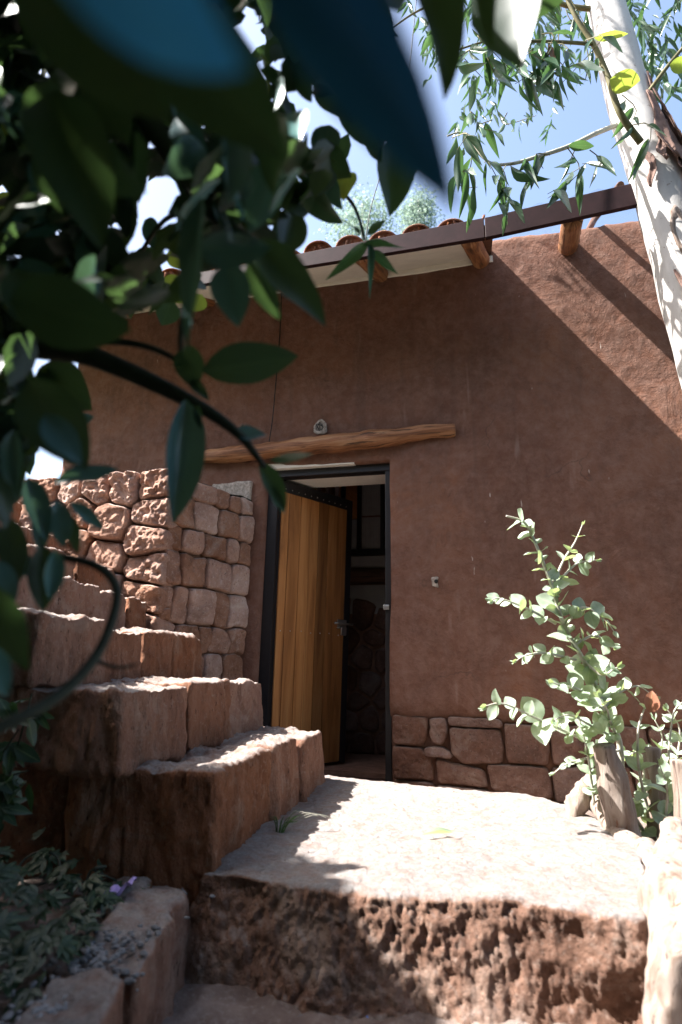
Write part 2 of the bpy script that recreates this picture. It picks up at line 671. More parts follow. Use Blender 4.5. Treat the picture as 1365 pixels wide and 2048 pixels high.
def mat_bark():
    t = NT('pale_smooth_bark', 0.75, 0.25)
    c = t.coord(scale=(1, 1, 0.3))
    n = t.noise(c, 5, 6, 0.6, 0.6)
    a = t.ramp(n, [(0.3, (0.30, 0.28, 0.26)), (0.5, (0.44, 0.42, 0.40)), (0.7, (0.53, 0.51, 0.49))])
    br = t.ramp(t.noise(t.coord(scale=(1, 1, 0.18)), 9, 5, 0.6, 0.8), [(0.66, 0.0), (0.71, 0.7)])
    a = t.mix(br, a, (0.30, 0.22, 0.19))
    dots = t.ramp(t.noise(t.coord(), 45, 2, 0.5), [(0.68, 0.0), (0.73, 0.6)])
    a = t.mix(dots, a, (0.15, 0.10, 0.08))
    return t.done(a, t.bump(t.noise(t.coord(), 25, 5, 0.6), 0.3, 0.006))


def mat_weathered():
    t = NT('weathered_grey_wood', 0.88, 0.2)
    c = t.coord(scale=(9, 9, 1.1))
    n = t.noise(c, 3, 7, 0.65, 0.6)
    a = t.ramp(n, [(0.3, (0.12, 0.078, 0.057)), (0.48, (0.235, 0.185, 0.155)), (0.7, (0.32, 0.275, 0.24))])
    br = t.ramp(t.noise(t.coord(scale=(10, 10, 1.6)), 2.2, 5, 0.6, 1.0), [(0.62, 0.0), (0.68, 0.85)])
    a = t.mix(br, a, (0.16, 0.075, 0.045))
    crk = t.ramp(t.noise(t.coord(scale=(14, 14, 0.9)), 4, 3, 0.5, 0.6), [(0.30, 0.9), (0.36, 0.0)])
    a = t.mix(crk, a, (0.05, 0.03, 0.025))
    return t.done(a, t.bump(n, 0.8, 0.012))


def mat_soil():
    t = NT('dry_soil', 0.95, 0.1)
    c = t.coord()
    a = t.ramp(t.noise(c, 4, 7, 0.7, 0.3), [(0.3, (0.10, 0.068, 0.055)), (0.5, (0.175, 0.13, 0.11)), (0.72, (0.27, 0.22, 0.195))])
    a = t.mix(t.ramp(t.noise(c, 55, 3, 0.7), [(0.52, 0.0), (0.7, 0.5)]), a, (0.34, 0.30, 0.28))
    # weeds and grass cover the ground away from the trodden path
    ln = t.new('ShaderNodeVectorMath', operation='DISTANCE')
    t.l(c, ln.inputs[0])
    ln.inputs[1].default_value = (0.2, 2.4, 0)
    far = t.math('ADD', ln.outputs['Value'], t.math('MULTIPLY', t.noise(c, 1.5, 5, 0.7), 1.6))
    mr = t.new('ShaderNodeMapRange')
    mr.inputs[1].default_value = 2.6
    mr.inputs[2].default_value = 3.6
    t.l(far, mr.inputs[0])
    weeds = t.ramp(t.noise(c, 9, 6, 0.7), [(0.3, (0.028, 0.040, 0.018)), (0.7, (0.075, 0.085, 0.040))])
    a = t.mix(mr.outputs[0], a, weeds)
    n1 = t.bump(t.noise(c, 40, 6, 0.75), 0.8, 0.015)
    return t.done(a, n1)


def mat_sheet():
    t = NT('clear_roof_sheet', 0.15, 0.5)
    tr = t.new('ShaderNodeBsdfTransparent')
    tr.inputs[0].default_value = (0.94, 0.96, 0.97, 1)
    mx = t.new('ShaderNodeMixShader')
    mx.inputs[0].default_value = 0.10
    t.done((0.7, 0.75, 0.78))
    t.l(tr.outputs[0], mx.inputs[1])
    t.l(t.b.outputs[0], mx.inputs[2])
    t.l(mx.outputs[0], t.out.inputs[0])
    return t.m


M = dict(
    plaster=mat_plaster(),
    white=mat_flat('cream_plaster', (0.80, 0.76, 0.68), 0.85, 0.2, var=0.06, scale=9, bump=0.3),
    step=mat_stone('red_hewn_stone', ((0.21, 0.088, 0.048), (0.35, 0.155, 0.088), (0.43, 0.215, 0.13), (0.48, 0.33, 0.245)), (0.50, 0.455, 0.425), bumpd=0.02, vary=0.25, stretch=(1, 1, 0.35), scale=9),
    slab=mat_stone('worn_slab_stone', ((0.20, 0.095, 0.06), (0.32, 0.165, 0.105), (0.40, 0.225, 0.15), (0.54, 0.42, 0.35)), (0.42, 0.395, 0.38), 0.45, 0.85, 0.95, 0.02, vary=0.0),
    rubble=mat_stone('rubble_wall_stone', ((0.22, 0.108, 0.070), (0.36, 0.19, 0.125), (0.45, 0.265, 0.19), (0.55, 0.44, 0.375)), (0.60, 0.53, 0.48), 0.6, 0.95, 0.7, 0.008, vary=0.55, scale=5),
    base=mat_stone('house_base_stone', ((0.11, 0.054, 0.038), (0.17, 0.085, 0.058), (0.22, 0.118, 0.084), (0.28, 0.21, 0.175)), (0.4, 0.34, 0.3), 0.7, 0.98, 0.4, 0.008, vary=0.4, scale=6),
    mortar=mat_flat('mud_mortar', (0.22, 0.12, 0.082), 0.95, 0.1, var=0.3, scale=18, bump=0.8),
    soil=mat_soil(),
    log=mat_wood('varnished_log', ((0.12, 0.048, 0.024), (0.30, 0.125, 0.052), (0.44, 0.24, 0.125)), (2.4, 38), 0.9, 0.55, 0.2, 0.9),
    plank=mat_wood('orange_plank', ((0.23, 0.090, 0.028), (0.39, 0.160, 0.048), (0.48, 0.225, 0.080)), (1.0, 13), 0.15, 0.55, 0.75, 0.12),
    darkwood=mat_wood('dark_beam_wood', ((0.06, 0.03, 0.02), (0.12, 0.055, 0.035), (0.17, 0.085, 0.05)), (2, 25), 0.3, 0.7, 0.4),
    black=mat_flat('black_painted_metal', (0.016, 0.014, 0.015), 0.5, 0.4, var=0.2),
    steel=mat_flat('bright_steel', (0.62, 0.6, 0.57), 0.35, 0.5, 0.9, var=0.1),
    fascia=mat_flat('maroon_painted_board', (0.026, 0.011, 0.012), 0.6, 0.15, var=0.25, scale=12, bump=0.1),
    tile=mat_stone('clay_roof_tile', ((0.17, 0.07, 0.04), (0.33, 0.13, 0.065), (0.45, 0.20, 0.11), (0.55, 0.4, 0.3)), (0.42, 0.25, 0.17), 0.8, 1.0, 0.4, 0.005, vary=0.6, scale=9),
    sheet=mat_sheet(),
    bark=mat_bark(),
    peel=mat_flat('brown_peeling_bark', (0.17, 0.105, 0.085), 0.85, 0.2, var=0.45, scale=14, bump=0.8),
    weathered=mat_weathered(),
    twig=mat_flat('green_brown_twig', (0.13, 0.115, 0.05), 0.7, 0.3, var=0.35, scale=30),
    darktwig=mat_flat('dark_twig', (0.045, 0.05, 0.035), 0.7, 0.3, var=0.3, scale=30),
    palestem=mat_flat('pale_stem', (0.42, 0.40, 0.33), 0.7, 0.3, var=0.2, scale=40),
    leafdark=mat_leaf('dark_broad_leaf', (0.028, 0.058, 0.040), (0.09, 0.17, 0.045), 0.28, 0.40, 0.5, vein=(0.06, 0.09, 0.05)),
    leafteal=mat_leaf('waxy_teal_leaf', (0.085, 0.20, 0.21), (0.10, 0.20, 0.09), 0.22, 0.35, 0.6, vein=(0.14, 0.22, 0.2)),
    leafblue=mat_leaf('sky_glare_blue_leaf', (0.10, 0.42, 0.66), (0.07, 0.40, 0.66), 0.5, 0.35, 0.6, vary=0.1, vein=(0.05, 0.15, 0.22), veinf=0.2),  # blue of the sky's glare painted into the leaf colour
    leafnavy=mat_leaf('sky_glare_navy_leaf', (0.035, 0.13, 0.22), (0.02, 0.10, 0.19), 0.35, 0.4, 0.5, vary=0.1, vein=(0.02, 0.07, 0.12), veinf=0.2),  # dimmer sky reflection painted in as a navy leaf colour
    leaflime=mat_leaf('backlit_lime_leaf', (0.10, 0.16, 0.03), (0.30, 0.38, 0.05), 0.48, 0.4, 0.4),  # yellow-green of sun shining through a leaf, painted into its colour
    leafgum=mat_leaf('long_gum_leaf', (0.038, 0.080, 0.050), (0.09, 0.19, 0.05), 0.3, 0.3, 0.6, vary=0.7, vein=(0.25, 0.3, 0.18)),
    leafjuv=mat_leaf('pale_round_gum_leaf', (0.25, 0.34, 0.24), (0.40, 0.50, 0.17), 0.36, 0.45, 0.45, vary=0.45, vein=(0.5, 0.55, 0.4), bloom=(0.57, 0.63, 0.56)),
    leafdry=mat_leaf('dry_brown_leaf', (0.28, 0.13, 0.07), (0.30, 0.12, 0.05), 0.3, 0.6, 0.3),
    leafvine=mat_leaf('dark_vine_leaf', (0.019, 0.043, 0.026), (0.05, 0.12, 0.03), 0.25, 0.45, 0.4),
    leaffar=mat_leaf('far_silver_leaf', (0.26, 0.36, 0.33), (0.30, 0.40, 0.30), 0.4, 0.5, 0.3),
    pebble=mat_flat('grey_pebble', (0.17, 0.17, 0.175), 0.8, 0.3, var=0.5, scale=3),
    curtain=mat_flat('grey_cloth', (0.34, 0.32, 0.31), 0.9, 0.1, var=0.15, scale=6),
    purple=mat_flat('purple_petal', (0.34, 0.27, 0.58), 0.6, 0.3, var=0.2),
    blueplastic=mat_flat('blue_plastic', (0.03, 0.17, 0.55), 0.35, 0.5, var=0.1),
    cable=mat_flat('black_cable', (0.012, 0.011, 0.011), 0.6, 0.3, var=0.1),
    grass=mat_flat('green_grass', (0.10, 0.17, 0.05), 0.7, 0.3, var=0.5, scale=9),
    dirtywhite=mat_flat('broken_plaster', (0.40, 0.34, 0.29), 0.9, 0.1, var=0.5, scale=60, bump=0.8),
)

# ---------------------------------------------------------------- ground


def axis(dense0, dense1, step, far, n=16):
    mid = np.arange(dense0, dense1, step)
    g = (np.linspace(0, 1, n + 1)[1:]) ** 2.5
    return np.concatenate([(dense0 - far * g)[::-1], mid, dense1 + far * g])


gx, gy = axis(-1.6, 1.9, 0.016, 70), axis(0.9, 3.7, 0.016, 80)
X, Y = np.meshgrid(gx, gy)
P = np.column_stack([X.ravel(), Y.ravel(), np.zeros(X.size)])
Z = np.full(len(P), -0.240) + 0.012 * fbm(P * 5, 3, 2) + 0.005 * fbm(P * 28, 3, 9) + 0.003 * fbm(P * 70, 2, 11)
near = (np.abs(P[:, 0]) < 4) & (np.abs(P[:, 1] - 2) < 4)


def sstep(a, b, v):
    t = np.clip((v - a) / (b - a), 0, 1)
    return t * t * (3 - 2 * t)


bed = sstep(-0.46, -0.54, P[:, 0]) * sstep(-6, -4, P[:, 0])
Z = Z * (1 - bed) + bed * (-0.075 + 0.02 * fbm(P * 4, 3, 4) + 0.006 * fbm(P * 30, 3, 8))
rsoil = sstep(0.80, 1.05, P[:, 0]) * sstep(1.55, 1.95, P[:, 1]) * sstep(6, 4, P[:, 0])
Z = Z * (1 - rsoil) + rsoil * (-0.06 + 0.025 * fbm(P * 4, 3, 14) + 0.006 * fbm(P * 30, 3, 8))
behind = sstep(2.9, 3.2, P[:, 1] + 0.26 * P[:, 0]) * sstep(-1.0, -0.7, P[:, 0])
Z = np.where(near, Z * (1 - behind) + behind * (-0.14 + 0.008 * fbm(P * 8, 3, 4)), Z)
P[:, 2] = Z
nx, ny = len(gx), len(gy)
I = np.arange(nx * ny).reshape(ny, nx)
Fq = np.column_stack([I[:-1, :-1].ravel(), I[:-1, 1:].ravel(), I[1:, 1:].ravel(), I[1:, :-1].ravel()])
kind(mesh('ground', P, Fq, M['soil']), 'structure')

# ---------------------------------------------------------------- the house
house = thing('adobe_house', 'brown mud plastered house with a clay tile roof and half open plank door', 'house', W(-1.0, -0.14, 0))
S0, S1, Z0, Z1 = -1.515, -0.630, -0.13, 1.93                    # door opening
sl_ = np.unique(np.round(np.concatenate([np.arange(-3.25, S0, 0.03), [S0, S0 + 0.012], np.linspace(S0 + 0.05, S1 - 0.05, 10), [S1 - 0.012, S1],
                                         np.arange(S1 + 0.012, 1.75, 0.022), np.arange(1.75, 3.3, 0.1)]), 4))
zl_ = np.unique(np.round(np.concatenate([np.arange(-0.6, Z0, 0.06), [Z0], np.arange(Z0 + 0.04, Z1, 0.04), [Z1], np.arange(Z1 + 0.015, 3.545, 0.022), [3.545]]), 4))


def wall_top(s):
    return 3.545


nsn, nzn = len(sl_), len(zl_)
SS, ZZ = np.meshgrid(sl_, zl_)
sp = SS.ravel()
zp = ZZ.ravel()
P3 = np.column_stack([sp, zp, np.zeros(len(sp))])
dist_open = np.maximum(np.maximum(S0 - sp, sp - S1), np.maximum(Z0 - zp, zp - Z1))
off = 0.012 * fbm(P3 * 1.3, 3, 21) + 0.0035 * fbm(P3 * 9, 3, 22) + 0.0016 * fbm(P3 * 30, 2, 23)
off -= 0.012 * np.exp(-np.maximum(dist_open, 0) / 0.02)          # soft worn arris at the opening
off -= 0.02 * np.exp(-(3.545 - zp) / 0.02) + 0.02 * np.exp(-(sp + 3.25) / 0.03)
sj = sp + 0.008 * vnoise(np.column_stack([zp * 4, sp * 0, sp * 0]), 31) * (np.abs(sp - S1) < 0.015)
zj = zp + 0.014 * fbm(np.column_stack([sp * 9, sp * 0, sp * 0]), 3, 33) * (zp > 3.54)
stone_zone = sstep(0.315, 0.285, zp + 0.012 * vnoise(np.column_stack([sp * 8, sp * 0, sp * 0]), 5)) * (sp >= S1)
off -= 0.05 * stone_zone
Vf = [W(a, b, c) for a, b, c in zip(sj, zj, off)]
Vb = [W(a, b, -0.40) for a, b in zip(sp, zp)]
I = np.arange(nsn * nzn).reshape(nzn, nsn)
Ff = []
for j in range(nzn - 1):
    for i in range(nsn - 1):
        cs, cz = (sl_[i] + sl_[i + 1]) / 2, (zl_[j] + zl_[j + 1]) / 2
        if S0 < cs < S1 and Z0 < cz < Z1:
            continue
        Ff.append((I[j, i], I[j, i + 1], I[j + 1, i + 1], I[j + 1, i]))
cnt = {}
for f in Ff:
    for k in range(4):
        e = (f[k], f[(k + 1) % 4])
        cnt[e] = 1
nb = len(Vf)
Fall = list(Ff) + [(f[3] + nb, f[2] + nb, f[1] + nb, f[0] + nb) for f in Ff]
for (a, b) in cnt:
    if (b, a) not in cnt:
        Fall.append((b, a, a + nb, b + nb))
mesh('wall', Vf + Vb, Fall, M['plaster'], house)
for nm, args in (('side_wall', (-3.25, -2.85, -0.6, 3.5, -4.4, -0.402)), ('side_wall', (-0.2, 0.09, -0.6, 3.5, -4.4, -0.402)),
                 ('back_wall', (-2.848, -0.202, -0.6, 3.5, -4.4, -4.0))):
    V, Fc = wbox(*args)
    mesh(nm, V, Fc, M['plaster'], house, False)
V, Fc = wbox(-2.84, -0.21, -0.3, -0.10, -3.99, -0.405)
mesh('indoor_floor', V, Fc, M['mortar'], house, False)
# a concrete patch left of the door
V, Fq = block([W(-1.93, 1.62, .016), W(-1.63, 1.60, .016), W(-1.63, 1.60, -.03), W(-1.93, 1.62, -.03),
               W(-1.93, 1.83, .012), W(-1.62, 1.84, .012), W(-1.62, 1.84, -.03), W(-1.93, 1.83, -.03)], 0.012, 0.012, ((12, 0.006), (50, .003)), 77)
mesh('cement_patch', V, Fq, M['dirtywhite'], house)

# base course of big field stones to the right of the door
def q_(x, y):
    return (-.617 + (x - 785) * .00292, .30 - (y - 1428) * .0028)


bs = [[(785, 1431), (856, 1432), (857, 1462), (846, 1489), (786, 1488)], [(862, 1434), (893, 1433), (897, 1462), (884, 1486), (866, 1484), (861, 1462)],
      [(898, 1430), (1000, 1431), (1003, 1446), (950, 1449), (899, 1446)], [(902, 1452), (1000, 1451), (1005, 1490), (1000, 1517), (925, 1520), (904, 1500)],
      [(1008, 1440), (1088, 1442), (1090, 1480), (1084, 1514), (1012, 1514), (1009, 1470)], [(850, 1493), (886, 1490), (905, 1504), (902, 1512), (848, 1510)],
      [(786, 1493), (842, 1494), (862, 1515), (868, 1556), (786, 1556)], [(872, 1514), (920, 1523), (964, 1530), (972, 1562), (876, 1560)],
      [(972, 1520), (1040, 1518), (1086, 1520), (1090, 1576), (980, 1566)], [(1093, 1520), (1150, 1512), (1158, 1580), (1096, 1582)],
      [(1094, 1440), (1150, 1438), (1156, 1508), (1096, 1514)], [(1156, 1440), (1262, 1436), (1266, 1500), (1160, 1506)], [(1160, 1512), (1230, 1508), (1240, 1590), (1164, 1590)],
      [(1236, 1508), (1340, 1506), (1344, 1590), (1246, 1590)], [(1270, 1438), (1380, 1436), (1384, 1500), (1272, 1498)], [(1390, 1440), (1480, 1438), (1480, 1510), (1392, 1510)], [(1350, 1512), (1480, 1516), (1480, 1590), (1352, 1590)],
      [(786, 1561), (866, 1562), (864, 1610), (786, 1610)], [(874, 1566), (972, 1568), (974, 1612), (876, 1612)], [(980, 1572), (1090, 1582), (1090, 1612), (982, 1612)], [(1096, 1588), (1240, 1594), (1240, 1614), (1098, 1614)]]
for k, c in enumerate(bs):
    c = [q_(*p) for p in c][::-1]
    mx, mz = sum(p[0] for p in c) / len(c), sum(p[1] for p in c) / len(c)
    c = [(mx + (p[0] - mx) * (1 + .009 / (abs(p[0] - mx) + .03)), mz + (p[1] - mz) * (1 + .006 / (abs(p[1] - mz) + .03))) for p in c]
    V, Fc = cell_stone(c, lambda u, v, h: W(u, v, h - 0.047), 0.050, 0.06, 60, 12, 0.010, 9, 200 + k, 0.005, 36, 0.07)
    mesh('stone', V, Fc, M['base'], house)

# lintel log, half sunk in the plaster
V, Fc, U = tube([W(-2.10, 2.035, 0.03), W(-1.9, 2.035, 0.035), W(-1.5, 2.045, .04), W(-1.1, 2.06, .045), W(-.8, 2.065, .04), W(-.62, 2.075, .035), W(-.4, 2.095, .03), W(-.19, 2.10, .022)],
                [.044, .054, .060, .064, .064, .058, .050, .040], 28, True, 0.009, 11, 5, 10)
mesh('lintel', V, Fc, M['log'], house, True, U)
# cream strip of plaster between lintel and frame
V, Fc = wbox(S0 + .002, S1 - .25, 1.925, 1.962, -.09, -.012)
mesh('plaster_strip', V, Fc, M['white'], house, False)

# black steel frame
fr = [('frame_jamb', (S0 + .001, S0 + .075, Z0 + .001, 1.872, -.14, -.055)), ('frame_jamb', (S1 - .040, S1 - .001, Z0 + .001, 1.872, -.14, -.055)),
      ('frame_head', (S0 + .001, S1 - .001, 1.874, 1.924, -.14, -.055))]
for nm, a in fr:
    V, Fc = wbox(*a)
    bevel(mesh(nm, V, Fc, M['black'], house, False), 0.003)
V, Fc = wbox(S0 + .02, S1 - .02, 1.890, 1.928, -.398, -.145)
mesh('head_soffit', V, Fc, M['white'], house, False)

# the plank door, standing half open into the room
hinge_s, hinge_o, leaf_w, th = -1.437, -0.105, 0.735, R(60)
door_z0, door_z1 = -0.085, 1.868


def D(a, z, t):
    """door leaf: a from the hinge, z up, t towards the outside; the free edge hangs a little out of true"""
    lean = 0.022 * (1.868 - z) * a / leaf_w
    a2 = a - lean
    s = hinge_s + a2 * math.cos(th) + t * math.sin(th)
    o = hinge_o - a2 * math.sin(th) + t * math.cos(th)
    return W(s, z, o)


def dbox(a0, a1, z0, z1, t0, t1):
    return hexbox([D(a0, z0, t1), D(a1, z0, t1), D(a1, z0, t0), D(a0, z0, t0), D(a0, z1, t1), D(a1, z1, t1), D(a1, z1, t0), D(a0, z1, t0)])


V, Fc = dbox(0, leaf_w, door_z0, door_z1, -.03, .0)
door = mesh('door', V, Fc, M['black'], house, False)
V, Fc = dbox(leaf_w - .055, leaf_w, door_z0, door_z1, .0005, .016)
mesh('edge_strip', V, Fc, M['black'], door, False)
V, Fc = dbox(0, leaf_w - .056, door_z1 - .085, door_z1, .0005, .016)
mesh('top_strip', V, Fc, M['black'], door, False)
edges = [0.004, .075, .185, .285, .375, .475, .565, leaf_w - .057]
for k in range(len(edges) - 1):
    a0, a1 = edges[k] + .0022, edges[k + 1] - .0022
    V, Fc = dbox(a0, a1, door_z0 + .01, door_z1 - .087, .001, .013 + .0015 * (k % 3))
    uv = [((v.z), (k * .31 + i % 2 * .1)) for i, v in enumerate(V)]
    bevel(mesh('plank', V, Fc, M['plank'], door, False, [(v.z, k * .37 + (a0 if i in (0, 3, 4, 7) else a1)) for i, v in enumerate(V)]), 0.0018)


def stud(p, n, r=0.0055):
    V, Fc, U = tube([p, p + n * 0.004, p + n * 0.006], [r, r * .8, r * .35], 8)
    return V, Fc


dn = (D(.3, 1, 1) - D(.3, 1, 0)).normalized()
for k in range(11):
    V, Fc = stud(D(.03 + k * .063, door_z1 - .062 + .002 * (k % 2), .015), dn, .0045)
    mesh('screw', V, Fc, M['steel'], door)
for k in range(7):
    V, Fc = stud(D((edges[k] + edges[k + 1]) / 2, .80 + .004 * (k % 3), .013), dn, .0045)
    mesh('screw', V, Fc, M['steel'], door)
# sliding bolt with a padlock
V, Fc, U = tube([D(.56, .885, .034), D(.755, .885, .034)], .008, 10)
bolt = mesh('bolt', V, Fc, M['steel'], door)
V, Fc = dbox(.60, .70, .85, .915, .0165, .022)
bevel(mesh('bolt_plate', V, Fc, M['steel'], door, False), .002)
V, Fc = dbox(.63, .685, .80, .862, .024, .04)
bevel(mesh('padlock', V, Fc, M['steel'], door, False), .004)
V, Fc = wbox(S1 - .05, S1 - .012, .93, .96, -.05, -.038)
bevel(mesh('latch_keeper', V, Fc, M['steel'], house, False), .003)

# what the open door shows of the room: a partition with a slatted screen, a glazed frame, a beam and a rubble wall
PO = -1.25
V, Fc = wbox(-1.95, -0.25, 1.52, 1.575, PO - .02, PO + .02)
mesh('partition_rail', V, Fc, M['black'], house, False)
V, Fc = wbox(-1.95, -0.25, 2.18, 2.25, PO - .03, PO + .02)
mesh('partition_rail', V, Fc, M['black'], house, False)
for s in (-1.265, -1.115, -0.905, -0.55):
    V, Fc = wbox(s - .018, s + .018, 1.577, 2.178, PO - .02, PO + .018)
    mesh('partition_post', V, Fc, M['black'], house, False)
for k in range(8):
    s = -1.90 + k * .085
    V, Fc = wbox(s, s + .04, 1.577, 2.178, PO - .015, PO + .012)
    mesh('screen_slat', V, Fc, M['plank'], house, False, [(v.z, s + i * .01) for i, v in enumerate(V)])
V, Fc = wbox(-1.245, -1.135, 1.86, 2.176, PO - .012, PO - .002)
mesh('shutter_board', V, Fc, M['plank'], house, False, [(v.z, i * .03) for i, v in enumerate(V)])
for s0, s1, z0, z1 in ((-1.245, -1.134, 1.579, 1.855), (-1.096, -.924, 1.579, 1.87), (-1.096, -.924, 1.885, 2.176)):
    ns = 24
    V, Fc = [], []
    for i in range(ns + 1):
        s = s0 + (s1 - s0) * i / ns
        w = .006 * math.sin(i * 1.9) + .004 * math.sin(i * .7 + 1)
        V += [W(s, z0, PO - .02 + w), W(s, z1, PO - .02 + w * .6)]
    for i in range(ns):
        Fc.append((2 * i, 2 * i + 2, 2 * i + 3, 2 * i + 1))
    mesh('curtain', V, Fc, M['curtain'], house)
V, Fc = wbox(-1.95, -.25, 1.405, 1.515, PO - .10, PO + .0)
mesh('ledge', V, Fc, M['curtain'], house, False)
V, Fc, U = tube([W(-2.0, 1.335, PO - .02), W(-1.4, 1.34, PO), W(-.9, 1.345, PO), W(-.25, 1.35, PO - .02)], [.065, .068, .062, .06], 14, True, .008, 7, 3, 5)
mesh('beam', V, Fc, M['darkwood'], house, True, U)
V, Fc = wbox(-1.95, -.25, 1.02, 1.268, PO - .12, PO - .04)
mesh('cream_infill', V, Fc, M['curtain'], house, False)
V, Fc = wbox(-1.95, -.25, -.1, 1.06, PO - .2, PO - .045)
mesh('indoor_wall_core', V, Fc, M['mortar'], house, False)
r2 = random.Random(41)
sd = []
for j in range(7):
    for i in range(7):
        sd.append((-1.72 + i * .21 + (j % 2) * .1 + r2.uniform(-.05, .05), -.02 + j * .165 + r2.uniform(-.04, .04)))
for k, c in enumerate(cells(sd, [(-1.9, -.098), (-.3, -.098), (-.3, 1.0), (-.9, 1.06), (-1.05, 1.14), (-1.2, 1.16), (-1.9, 1.2)], 0.02)):
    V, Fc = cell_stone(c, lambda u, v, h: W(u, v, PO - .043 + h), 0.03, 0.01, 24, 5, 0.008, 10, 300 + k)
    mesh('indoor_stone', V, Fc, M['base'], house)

# roof: deck, barrel tiles, board along the eave, log rafters, cream infill
FT = [(-4.15, 2.93), (-1.065, 3.026), (.086, 3.072), (.88, 3.143), (3.3, 3.29)]
FB = [(-4.15, 2.845), (-1.06, 2.928), (.081, 2.937), (.866, 2.998), (3.3, 3.14)]


def interp(tab, s):
    return float(np.interp(s, [a for a, b in tab], [b for a, b in tab]))


def deck(s, o):
    return 3.462 + .02 * s - .552 * o


EO = .76
V, Fc = [], []
ss = list(np.linspace(-4.12, .105, 14))
for s in ss:
    V += [W(s, deck(s, EO - .005), EO - .005), W(s, deck(s, -2.2), -2.2), W(s, deck(s, -2.2) - .9, -4.7)]
    V += [W(s, deck(s, EO - .005) - .03, EO - .005), W(s, deck(s, -2.2) - .03, -2.2), W(s, deck(s, -2.2) - .93, -4.7)]
for i in range(len(ss) - 1):
    a, b = i * 6, (i + 1) * 6
    Fc += [(a, b, b + 1, a + 1), (a + 1, b + 1, b + 2, a + 2), (a + 3, a + 4, b + 4, b + 3), (a + 4, a + 5, b + 5, b + 4), (a, a + 3, b + 3, b), (a + 2, b + 2, b + 5, a + 5)]
for a in (0, (len(ss) - 1) * 6):
    Fc += [(a, a + 1, a + 4, a + 3), (a + 1, a + 2, a + 5, a + 4)]
roof = mesh('roof', V, Fc, M['darkwood'], house, False, [(v.x, v.y) for v in V])

for a, b in zip((-4.1, -3.83, -2.73, -2.0, -1.31, -.62), (-3.97, -2.87, -2.15, -1.45, -.76, -.045)):
    V, Fc = hexbox([W(a, deck(a, .74) - .055, .74), W(b, deck(b, .74) - .055, .74), W(b, deck(b, .025) - .055, .025), W(a, deck(a, .025) - .055, .025),
                    W(a, deck(a, .74) - .034, .74), W(b, deck(b, .74) - .034, .74), W(b, deck(b, .025) - .034, .025), W(a, deck(a, .025) - .034, .025)])
    mesh('soffit_board', V, Fc, M['white'], house, False)


def tile_mesh(convex):
    V, Fc = [], []
    n, m = 12, 3
    for side in (0, 1):
        for j in range(m):
            t = j / (m - 1)
            rad = (.094 - .016 * t) - side * .013
            for i in range(n + 1):
                a = math.pi * i / n
                zz = rad * math.sin(a) * .78
                V.append((rad * math.cos(a), t * .40, zz if convex else .075 - zz * .8))
    w = n + 1
    for side in (0, 1):
        b = side * m * w
        for j in range(m - 1):
            for i in range(n):
                q = (b + j * w + i, b + j * w + i + 1, b + (j + 1) * w + i + 1, b + (j + 1) * w + i)
                Fc.append(q[::-1] if side else q)
    b = m * w
    if convex:
        e = len(V)
        V += [(x * .99, y + .012, z) for x, y, z in V[b:b + w]]
        Fc.append(tuple(e + i for i in range(w)))
    for i in range(n):
        Fc.append((i, b + i, b + i + 1, i + 1))
        o_ = (m - 1) * w
        Fc.append((o_ + i, o_ + i + 1, b + o_ + i + 1, b + o_ + i))
    for j in range(m - 1):
        for i in (0, n):
            q = (j * w + i, (j + 1) * w + i, b + (j + 1) * w + i, b + j * w + i)
            Fc.append(q)
    return make_mesh('tile', V, Fc, M['tile'])


tcv = tile_mesh(True)
tch = tile_mesh(False)
slope_dir = (W(0, deck(0, -1), -1) - W(0, deck(0, 0), 0)).normalized()
nrm = WD.cross(slope_dir).normalized()
for row in range(4):
    for k in range(21):
        s = -4.03 + k * .205
        o = EO - .04 - row * .33
        for convex, ds, lift in ((True, 0, .03), (False, .1025, -.002)):
            if s + ds > .03:
                continue
            p = W(s + ds, deck(s + ds, o) + lift - .020 + rng.uniform(-.006, .008), o + rng.uniform(-.012, .012))
            X_ = (WD + WN * rng.uniform(-.05, .05)).normalized()
            Y_ = (slope_dir - X_ * slope_dir.dot(X_) + nrm * (0.03)).normalized()
            Mx = Matrix((X_, Y_, X_.cross(Y_))).transposed().to_4x4()
            Mx.translation = p
            link(bpy.data.objects.new('tile', tcv if convex else tch), roof, Mx)

for a, b in ((-4.15, .052), (.056, 3.2)):
    pts = [a] + [s for s, z in FT if a < s < b] + [b]
    V, Fc = [], []
    for s in pts:
        V += [W(s, interp(FB, s), EO), W(s, interp(FT, s), EO), W(s, interp(FT, s), EO + .028), W(s, interp(FB, s), EO + .028)]
    for i in range(len(pts) - 1):
        q = i * 4
        for k in range(4):
            Fc.append((q + k, q + (k + 1) % 4, q + 4 + (k + 1) % 4, q + 4 + k))
    e = (len(pts) - 1) * 4
    Fc += [(3, 2, 1, 0), (e, e + 1, e + 2, e + 3)]
    bevel(mesh('eave_board', V, Fc, M['fascia'], house, False), .003)

